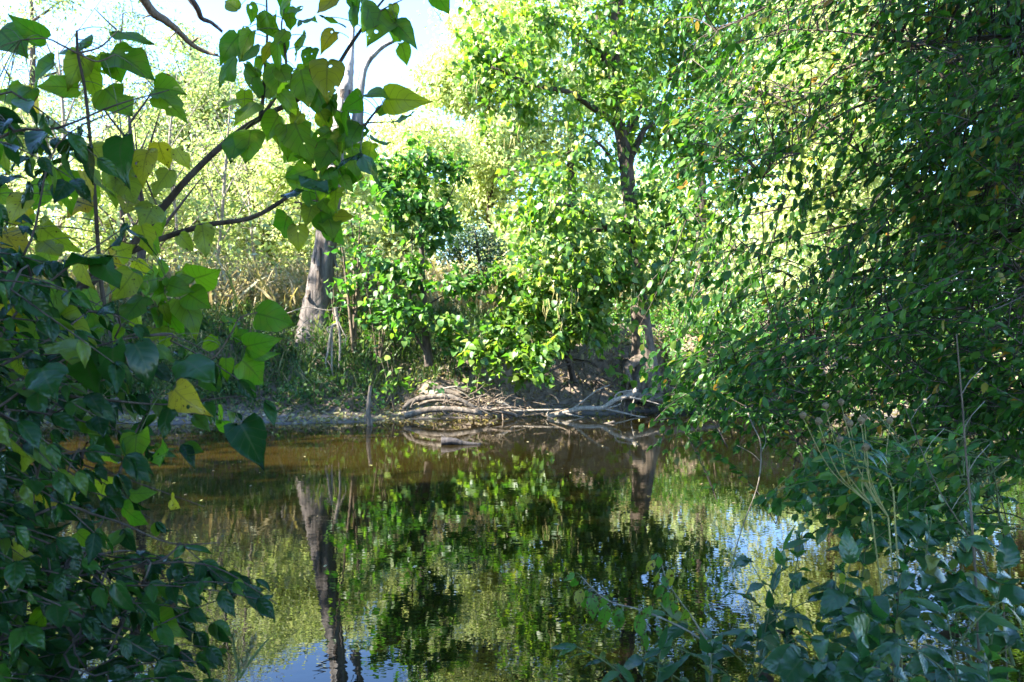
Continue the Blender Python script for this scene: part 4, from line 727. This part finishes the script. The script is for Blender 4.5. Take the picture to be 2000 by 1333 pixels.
def bush(name, label, cat, base, mains, targets, dirv, Lr, step, size, kind, lmat, n_obj, bark, r_main=.008, twr=(.0028, .0012), group=None, spray=.28, **kw):
    """MAINS are polylines; from TARGETS shoots run back along -DIRV and join the nearest main branch."""
    root = thing(name, label, cat, base, group); allp = []
    for q in mains:
        mb = MB(); tube(mb, q, r_main, r_main * .25, 6, rough=.05); mb.build('branch', M[bark], root, base); allp.append(q)
    sk = np.concatenate(allp); S, C, T = [], [], []
    for tg in targets:
        L = rng.uniform(*Lr); d = nz(np.asarray(dirv) + rng.normal(size=3) * spray); s = tg - d * L; S.append(s); C.append((s + tg) / 2 + UP * L * .16 + rng.normal(size=3) * L * .07); T.append(tg)
    S, C, T = map(np.array, (S, C, T)); p, d, n_, sz = leafy_shoots(S, C, T, step, size, **kw)
    mb = MB(); twigs(mb, S, C, T, np.full(len(S), twr[0]), np.full(len(S), twr[1]), 5, 4)
    S2 = np.array([sk[np.argmin(((sk - s) ** 2).sum(1) + np.where(((sk - s) @ np.asarray(dirv)) > 0, .5, 0))] for s in S]); twigs(mb, S2, (S2 + S) / 2 + UP * .05 + rng.normal(size=S.shape) * .06, S, np.full(len(S), twr[0] * 1.5), np.full(len(S), twr[0]), 4, 4)
    mb.build('twigs', M[bark], root, base, 'stuff'); foliage(root, kind, M[lmat], p, d, n_, sz, n_obj); return root
DM = [[(-300, 1000), (-100, 850), (5, 790), (150, 690), (320, 655), (430, 700)], [(-250, 1050), (-80, 860), (10, 640), (137, 518), (205, 470), (250, 440)], [(-250, 900), (0, 782), (140, 775), (320, 790), (480, 774), (600, 800)], [(-300, 1100), (-20, 890), (60, 880), (230, 930), (400, 990)],
      [(-300, 1250), (0, 1130), (150, 1125), (300, 1100), (420, 1108), (542, 1180)], [(-300, 1300), (60, 1010), (200, 1010), (330, 1060), (430, 1060)], [(-300, 1400), (0, 1250), (200, 1220), (330, 1260), (400, 1310)], [(-200, 1450), (0, 1380), (150, 1330), (300, 1330)], [(-200, 420), (0, 268), (112, 250), (226, 205), (330, 176)], [(-250, 700), (-20, 560), (60, 470), (112, 282), (266, 200)], [(-200, 800), (0, 715), (130, 640), (230, 560)]]
dog_base = A(-2.4, 1.7, ground_z(-2.4, 1.7))
tg = [P(x, y, rng.uniform(1.9, 2.9)) for x, y in np.concatenate([in_poly([(-60, 560), (120, 520), (300, 640), (420, 740), (560, 780), (590, 810), (440, 860), (330, 900), (160, 940), (-60, 960)], 62), in_poly([(-60, 900), (240, 900), (330, 970), (430, 1060), (540, 1170), (420, 1190), (400, 1333), (-60, 1370)], 96), in_poly([(-40, 250), (120, 240), (250, 300), (160, 380), (200, 480), (100, 600), (-60, 620)], 18), in_poly([(-60, 1000), (180, 1000), (330, 1250), (330, 1400), (-60, 1400)], 58)])]
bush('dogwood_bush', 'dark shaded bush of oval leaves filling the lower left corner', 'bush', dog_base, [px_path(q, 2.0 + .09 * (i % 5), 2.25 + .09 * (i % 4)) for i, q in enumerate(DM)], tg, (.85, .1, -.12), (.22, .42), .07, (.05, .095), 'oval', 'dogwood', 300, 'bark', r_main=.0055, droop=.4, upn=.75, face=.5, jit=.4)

# ------------------------------------------------------------------ foreground right: big hanging shrub with small leaves
RM = [[(2200, 60), (2000, 73), (1940, 70), (1780, 82), (1640, 62), (1540, 58)], [(2150, 520), (2000, 340), (1900, 235), (1800, 98), (1700, 32), (1640, -20)], [(1985, 70), (1780, 90), (1680, 122), (1612, 158), (1575, 225), (1510, 290)], [(2050, 60), (1790, 143), (1690, 172), (1500, 205), (1390, 240)], [(1950, 140), (1745, 185), (1640, 225), (1560, 285), (1490, 345)],
      [(2020, 560), (1960, 520), (1820, 400), (1700, 312), (1600, 240), (1495, 190)], [(2200, 480), (1990, 450), (1860, 462), (1760, 500), (1690, 532), (1600, 562), (1540, 590), (1480, 650), (1442, 702), (1430, 742)], [(2000, 470), (1855, 480), (1832, 580), (1792, 660), (1780, 740)], [(2200, 560), (1990, 620), (1850, 690), (1700, 760), (1560, 850)], [(2250, 300), (2060, 330), (1880, 380), (1700, 430), (1520, 470), (1380, 500)],
      [(2250, 700), (2000, 760), (1850, 830), (1700, 900)], [(2200, 150), (1960, 200), (1800, 280), (1620, 380), (1460, 420), (1340, 430)], [(1900, 600), (1700, 620), (1560, 680), (1420, 760), (1330, 830)], [(2200, 20), (2000, -30), (1760, -40), (1560, -10), (1400, 60)], [(2080, 1000), (2040, 700), (2010, 400), (2000, 100)]]
sh_base = A(4.6, 4.6, ground_z(4.6, 4.6))
poly_sun = [(1330, -40), (1560, -60), (1720, 60), (1760, 300), (1700, 520), (1480, 620), (1300, 560), (1280, 380), (1300, 180)]
poly_mid = [(1450, 520), (1720, 420), (2040, 420), (2060, 900), (1700, 930), (1560, 860), (1440, 800), (1350, 800), (1300, 740), (1340, 620)]
poly_top = [(1560, -60), (2060, -60), (2060, 460), (1740, 460), (1740, 120)]
poly_tip = [(1290, 700), (1400, 660), (1500, 760), (1560, 860), (1480, 870), (1330, 880), (1300, 830)]
def clumped(poly, n, y0, y1, k=6, sp=.15):     # shoots grow in sprays, with gaps between
    out = []
    for x, y in in_poly(poly, max(1, n // k)):
        c = P(x, y, rng.uniform(y0, y1)); out += [c + rng.normal(size=3) * A(1, 1, .7) * sp for _ in range(int(rng.integers(k - 3, k + 4)))]
    return out
tg = clumped(poly_sun, 330, 4.6, 6.6) + clumped(poly_mid, 560, 4.0, 5.8) + clumped(poly_top, 430, 3.9, 5.6) + clumped(poly_tip, 70, 4.6, 5.4) + clumped([(1760, 60), (2080, 60), (2080, 960), (1800, 940), (1700, 600)], 400, 4.4, 7.0)
bush('hanging_shrub', 'large shrub with small leaves arching over the water from the right edge', 'shrub', sh_base, [px_path(q, 4.6 + .13 * (i % 5), 5.0 + .16 * (i % 4)) for i, q in enumerate(RM)], tg, (-.80, .12, -.42), (.35, .75), .060, (.040, .080), 'oval_far', 'shrub', 300, 'bark', r_main=.013, twr=(.0030, .0012), pairs=True, droop=.45, upn=.85, face=.3, jit=.45, along=(.7, 1.3), side=(.2, .7), spray=.42)
# a trailing bleached twig hanging down to the water below the shrub
t = thing('dead_twig', 'bleached dead twig dangling from the shrub down to the water', 'twig', P(1480, 850, 4.4))
for q, r0, r1 in ((px_path([(1455, 790), (1470, 830), (1484, 860), (1486, 905), (1478, 955), (1455, 1015), (1440, 1062), (1424, 1118)], 4.4, 4.2), .0048, .0024), (px_path([(1484, 900), (1468, 885), (1440, 870)], 4.4), .003, .0015), (px_path([(1486, 885), (1496, 860), (1488, 830)], 4.4), .003, .0015), (px_path([(1478, 958), (1492, 975), (1500, 965)], 4.35), .0025, .001)):
    mb = MB(); tube(mb, q, r0, r1, 6, rough=.12); mb.build('twig' if r0 < .005 else 'stem', M['twig_pale'], t, t.location)

# ------------------------------------------------------------------ foreground right: herbs along the near bank
GH = 'leafy herbs on the near bank at right'
def herb(label, px, py, Y_, top, lean, kind, lmat, size, step, n_side=3, name='leafy_herb', cat='plant', wilt=3, bar='stem', group=GH, r=.004, t0=.25, droop=.3):
    e = P(px, py, Y_); b0 = A(e[0] - lean, Y_ + .05, max(-.02, ground_z(e[0] - lean, Y_))); root = thing(name, label, cat, b0, group); S, C, T = [], [], []
    H = e[2] - b0[2]; c = b0 + A(lean * .2, 0, H * .65); S.append(b0); C.append(c); T.append(e)
    for i in range(n_side):
        k = rng.uniform(.45, .85); s = (1 - k) ** 2 * b0 + 2 * k * (1 - k) * c + k * k * e; a = rng.uniform(0, 6.28); L = rng.uniform(.15, .32) * min(1.3, H); S.append(s); T.append(s + A(math.cos(a) * L, math.sin(a) * L * .6, L * .55)); C.append((S[-1] + T[-1]) / 2 + UP * .04)
    t_ = np.linspace(0, 1, 9)[:, None]
    for i, (s, c_, q) in enumerate(zip(S, C, T)):
        mb = MB(); tube(mb, (1 - t_) ** 2 * s + 2 * t_ * (1 - t_) * c_ + t_ ** 2 * q, r if i == 0 else r * .6, r * .4, 6); mb.build('stem', M[bar], root, b0)
    p, d, n_, sz = leafy_shoots(S, C, T, step * .9, size, t0=t0, droop=droop, upn=.9, face=.35, jit=.4); sz = sz * rng.uniform(.65, 1.1, len(sz))
    leaf_objects(root, kind, M[lmat], p, d, n_, sz)
    if wilt:
        k = rng.uniform(.15, .6, wilt * 3)[:, None]; pw = (1 - k) ** 2 * S[0] + 2 * k * (1 - k) * C[0] + k * k * T[0]
        leaf_objects(root, 'scrap', M['wilted'], pw, rng.normal(size=pw.shape) * .35 + A(0, 0, -1), rng.normal(size=pw.shape) + A(0, -.6, 0), rng.uniform(.05, .10, len(pw)), 'wilted_leaf')
    return root
for h_ in [('herb with one pale round leaf held upright, nearest the dangling twig', 1575, 1000, 2.9, 1, .10, 'serrate', 'herb', (.07, .115), .10), ('herb with long drooping blue-green leaves at the water edge', 1530, 1075, 2.7, 1, .12, 'lance', 'herb', (.10, .16), .09),
           ('tall herb with toothed leaves behind the pale round leaf', 1700, 985, 3.0, 1, .05, 'serrate', 'herb', (.08, .13), .10), ('spreading herb with broad toothed leaves right of centre', 1660, 1100, 2.5, 1, .08, 'serrate', 'herb', (.09, .13), .09),
           ('herb with a large scalloped leaf in front of the wilted stems', 1700, 1200, 2.2, 1, .05, 'broad', 'herb', (.08, .12), .10), ('herb leaning right with long smooth leaves in the lower right corner', 1850, 1200, 2.1, 1, -.1, 'lance', 'herb', (.10, .14), .08),
           ('dark herb with wide leaves at the right edge above the corner', 1960, 1110, 2.3, 1, .05, 'serrate', 'herb', (.09, .13), .08), ('herb with pointed leaves just left of the dead stalk', 1820, 1010, 2.9, 1, .06, 'serrate', 'herb', (.08, .13), .09),
           ('low herb with pale leaves at the bottom edge', 1610, 1240, 2.3, 1, .06, 'serrate', 'herb', (.07, .11), .08), ('low broad-leaved herb in the very corner at lower right', 1930, 1290, 1.9, 1, -.05, 'oval', 'herb', (.065, .09), .06),
           ('herb with one leaf turned white-blue to the sky at the bottom', 1680, 1300, 2.0, 1, .03, 'broad', 'herb', (.07, .11), .08), ('short herb behind the grass tuft at the bottom', 1480, 1250, 2.6, 1, .05, 'lance', 'herb', (.07, .12), .07),
           ('slim herb standing between the low pale herb and the scalloped leaf', 1760, 1120, 2.6, 1, .02, 'serrate', 'herb', (.07, .12), .09), ('upright herb in front of the dark shrub at far right', 1900, 980, 3.1, 1, .08, 'serrate', 'herb', (.08, .13), .09), ('herb with narrow leaves right beside the yellow-headed stems', 1780, 930, 3.2, 1, .05, 'lance', 'herb', (.10, .15), .10),
           ('small toothed herb low beside the grass tuft', 1390, 1275, 2.5, 1, .02, 'serrate', 'herb', (.05, .09), .07), ('low herb with folded leaves at bottom between grass and bush', 1290, 1270, 2.4, 1, .04, 'lance', 'herb', (.07, .11), .06)]: herb(*h_)
# small-leaved hanging clump between shrub and herbs
tg = [P(x, y, rng.uniform(3.3, 4.0)) for x, y in in_poly([(1480, 960), (1640, 870), (1800, 880), (1900, 980), (1820, 1080), (1650, 1060), (1540, 1020)], 110)]
bush('small_leaved_bush', 'paler fine-leaved bush under the big shrub at right, above the herbs', 'bush', A(2.6, 3.7, ground_z(2.6, 3.7)), [px_path(q, 3.6, 3.7) for q in ([(1980, 1300), (1900, 1050), (1760, 930), (1640, 920), (1500, 970)], [(1900, 1300), (1800, 1080), (1700, 980), (1580, 990)], [(1980, 1200), (1950, 1000), (1860, 900), (1760, 880)])], tg, (-.7, 0, -.25), (.2, .4), .05, (.04, .08), 'oval_far', 'shrub', 300, 'stem', r_main=.007, twr=(.0026, .0012), jit=.5)
# stems with dry yellow seed heads
t = thing('seed_head_plant', 'thin branching stems tipped with small dry yellow-brown flower heads', 'plant', A(1.3, 2.72, ground_z(1.3, 2.72))); b0 = np.array(t.location)
hub = [(P(1700, 985, 2.75), [(1568, 816), (1598, 828), (1612, 797), (1640, 862), (1690, 880)]), (P(1735, 1010, 2.75), [(1643, 790), (1652, 824), (1660, 832), (1682, 826), (1688, 820), (1692, 878)]), (P(1745, 960, 2.75), [(1738, 826)])]
for c, tips in hub:
    mb = MB(); tube(mb, smooth_path([b0, (b0 + c) / 2 + A(.03, 0, .05), c], 5), .004, .0026, 6); mb.build('stem', M['pod'], t, b0)
    for x, y in tips:
        e = P(x, y, 2.75 + rng.uniform(-.1, .1)); md = (c + e) / 2 + A(-.02, 0, -.03); mb = MB(); tube(mb, smooth_path([c, md, e], 5), .0022, .0013, 5); mb.build('stem', M['pod'], t, b0)
        mb = MB(); tube(mb, [e - UP * .004, e + UP * .004, e + UP * .010, e + UP * .015, e + UP * .018], [.004, .010, .012, .009, .003], sides=9, rough=.25); mb.build('seed_head', M['pod_brown'], t, b0)
        leaf_objects(t, 'lance', M['herb'], [(c + e) / 2, c * .3 + e * .7], [A(-.6, 0, .2), A(.5, -.3, -.1)], [A(0, -.4, 1)] * 2, .075)
# tall dead stalk and its neighbours
for lb, q, r0 in (('tall straight pale dead stalk in front of the dark shrub at right', [(1905, 1120), (1896, 990), (1886, 880), (1878, 770), (1868, 652)], .0050), ('thin dead stalk leaning left behind the herbs', [(1960, 1180), (1900, 1060), (1830, 950), (1765, 790)], .003)):
    a_ = px_path(q, 2.9, 3.0); b0 = A(a_[0][0] + .05, 2.9, ground_z(a_[0][0], 2.9)); t = thing('dead_stalk', lb, 'stalk', b0)
    mb = MB(); tube(mb, np.vstack([b0[None], a_]), r0, r0 * .5, 7, rough=.04); mb.build('stem', M['twig'], t, b0)
    for k in (8, 12, 15):
        s = a_[min(k, len(a_) - 2)]; mb = MB(); tube(mb, [s, s + A(.03, 0, .05), s + A(.09, .02, .10)], r0 * .4, .0012, 5); mb.build('twig', M['twig_pale'], t, b0)
# grasses at the water edge
def grass_tuft(label, px, Y_, n, h0, h1, m_='grass', name='grass_tuft', spread=.10, group='grass tufts on the near bank'):
    x = (px - 1000) / FPX * Y_; b0 = A(x, Y_, ground_z(x, Y_) - .01); t = thing(name, label, 'grass', b0, group)
    pp = b0 + rng.normal(size=(n, 3)) * A(spread, spread * .6, 0); leaf_objects(t, 'blade', M[m_], pp, UP + rng.normal(size=pp.shape) * A(.35, .25, .05), rng.normal(size=pp.shape) * A(1, .6, .1) + A(0, -.8, 0), rng.uniform(h0, h1, n), 'blade')
grass_tuft('long arching grass tuft beside the spotted bush', 1400, 2.5, 46, .35, .75); grass_tuft('bluish grass tuft at the bottom edge near the low herbs', 1270, 2.3, 34, .22, .5); grass_tuft('grass tuft among the pale low herbs', 1560, 2.3, 34, .25, .6); grass_tuft('few curved grass blades at bottom centre', 1180, 2.4, 14, .2, .42)
grass_tuft('thin grass blades below the seeding grass stem', 470, 2.5, 8, .18, .34)
b0 = A(P(462, 1333, 2.5)[0], 2.5, ground_z(P(462, 1333, 2.5)[0], 2.5)); t = thing('seeding_grass', 'single grass stem with a drooping seed spike in front of the blue reflection', 'grass', b0)
q = smooth_path([b0, P(464, 1333, 2.5), P(478, 1295, 2.5), P(492, 1255, 2.5), P(498, 1238, 2.5)], 4); mb = MB(); tube(mb, q, .002, .001, 5); mb.build('stem', M['grass'], t, b0)
leaf_objects(t, 'blade', M['grass'], [P(468, 1325, 2.5), P(470, 1318, 2.5)], [A(.4, 0, .8), A(-.3, 0, .8)], [A(0, -1, .2)] * 2, .16, 'blade')
mb = MB(); f = rng.random(60)[:, None]; pa = P(474, 1306, 2.5) * (1 - f) + P(498, 1240, 2.5) * f; leaves(mb, 'leaflet', pa, rng.normal(size=pa.shape) * .4 + A(.2, 0, .8), rng.normal(size=pa.shape), .018); mb.build('seed_spike', M['dry'], t, b0, 'stuff')
# low bush with brown-spotted leaves hanging from two pale twigs
b0 = A(P(1400, 1333, 2.6)[0], 2.6, ground_z(P(1400, 1333, 2.6)[0], 2.6)); t = thing('spotted_leaf_bush', 'two pale arching twigs with hanging green leaves spotted brown', 'bush', b0)
q1 = px_path([(1385, 1260), (1340, 1230), (1280, 1202), (1240, 1188), (1200, 1178), (1172, 1162), (1150, 1142), (1135, 1125)], 2.6, 2.5); q2 = px_path([(1380, 1250), (1362, 1222), (1345, 1196), (1322, 1165), (1303, 1135), (1294, 1108), (1288, 1085)], 2.6, 2.6)
mb = MB(); tube(mb, smooth_path([b0, b0 + A(.03, 0, .06), q1[0]], 5), .005, .004, 6); mb.build('stem', M['twig_pale'], t, b0)
for q in (q1, q2): mb = MB(); tube(mb, q, .0035, .0014, 6); mb.build('branch', M['twig_pale'], t, b0)
SL = [(1122, 1119, 1104, 1134), (1124, 1127, 1120, 1154), (1136, 1150, 1126, 1184), (1146, 1152, 1140, 1192), (1152, 1156, 1162, 1210), (1166, 1165, 1158, 1200), (1184, 1162, 1176, 1190), (1192, 1158, 1203, 1168), (1184, 1180, 1178, 1232), (1214, 1188, 1202, 1228), (1206, 1186, 1208, 1226), (1247, 1200, 1250, 1242), (1252, 1206, 1275, 1186), (1284, 1222, 1288, 1246), (1262, 1236, 1258, 1272),
      (1282, 1082, 1272, 1092), (1286, 1086, 1290, 1112), (1278, 1094, 1262, 1116), (1306, 1110, 1312, 1150), (1286, 1118, 1278, 1144), (1296, 1124, 1300, 1148), (1294, 1140, 1282, 1172), (1304, 1156, 1298, 1186), (1314, 1160, 1308, 1180), (1320, 1172, 1314, 1202), (1340, 1190, 1334, 1225), (1282, 1144, 1290, 1176)]
B = hand_leaves(t, SL, 'oval', 'spotted', 2.55, .03, tilt=.3, scale=1.1); petioles(t, B, [q1, q2], .0012, 'stem', .2)
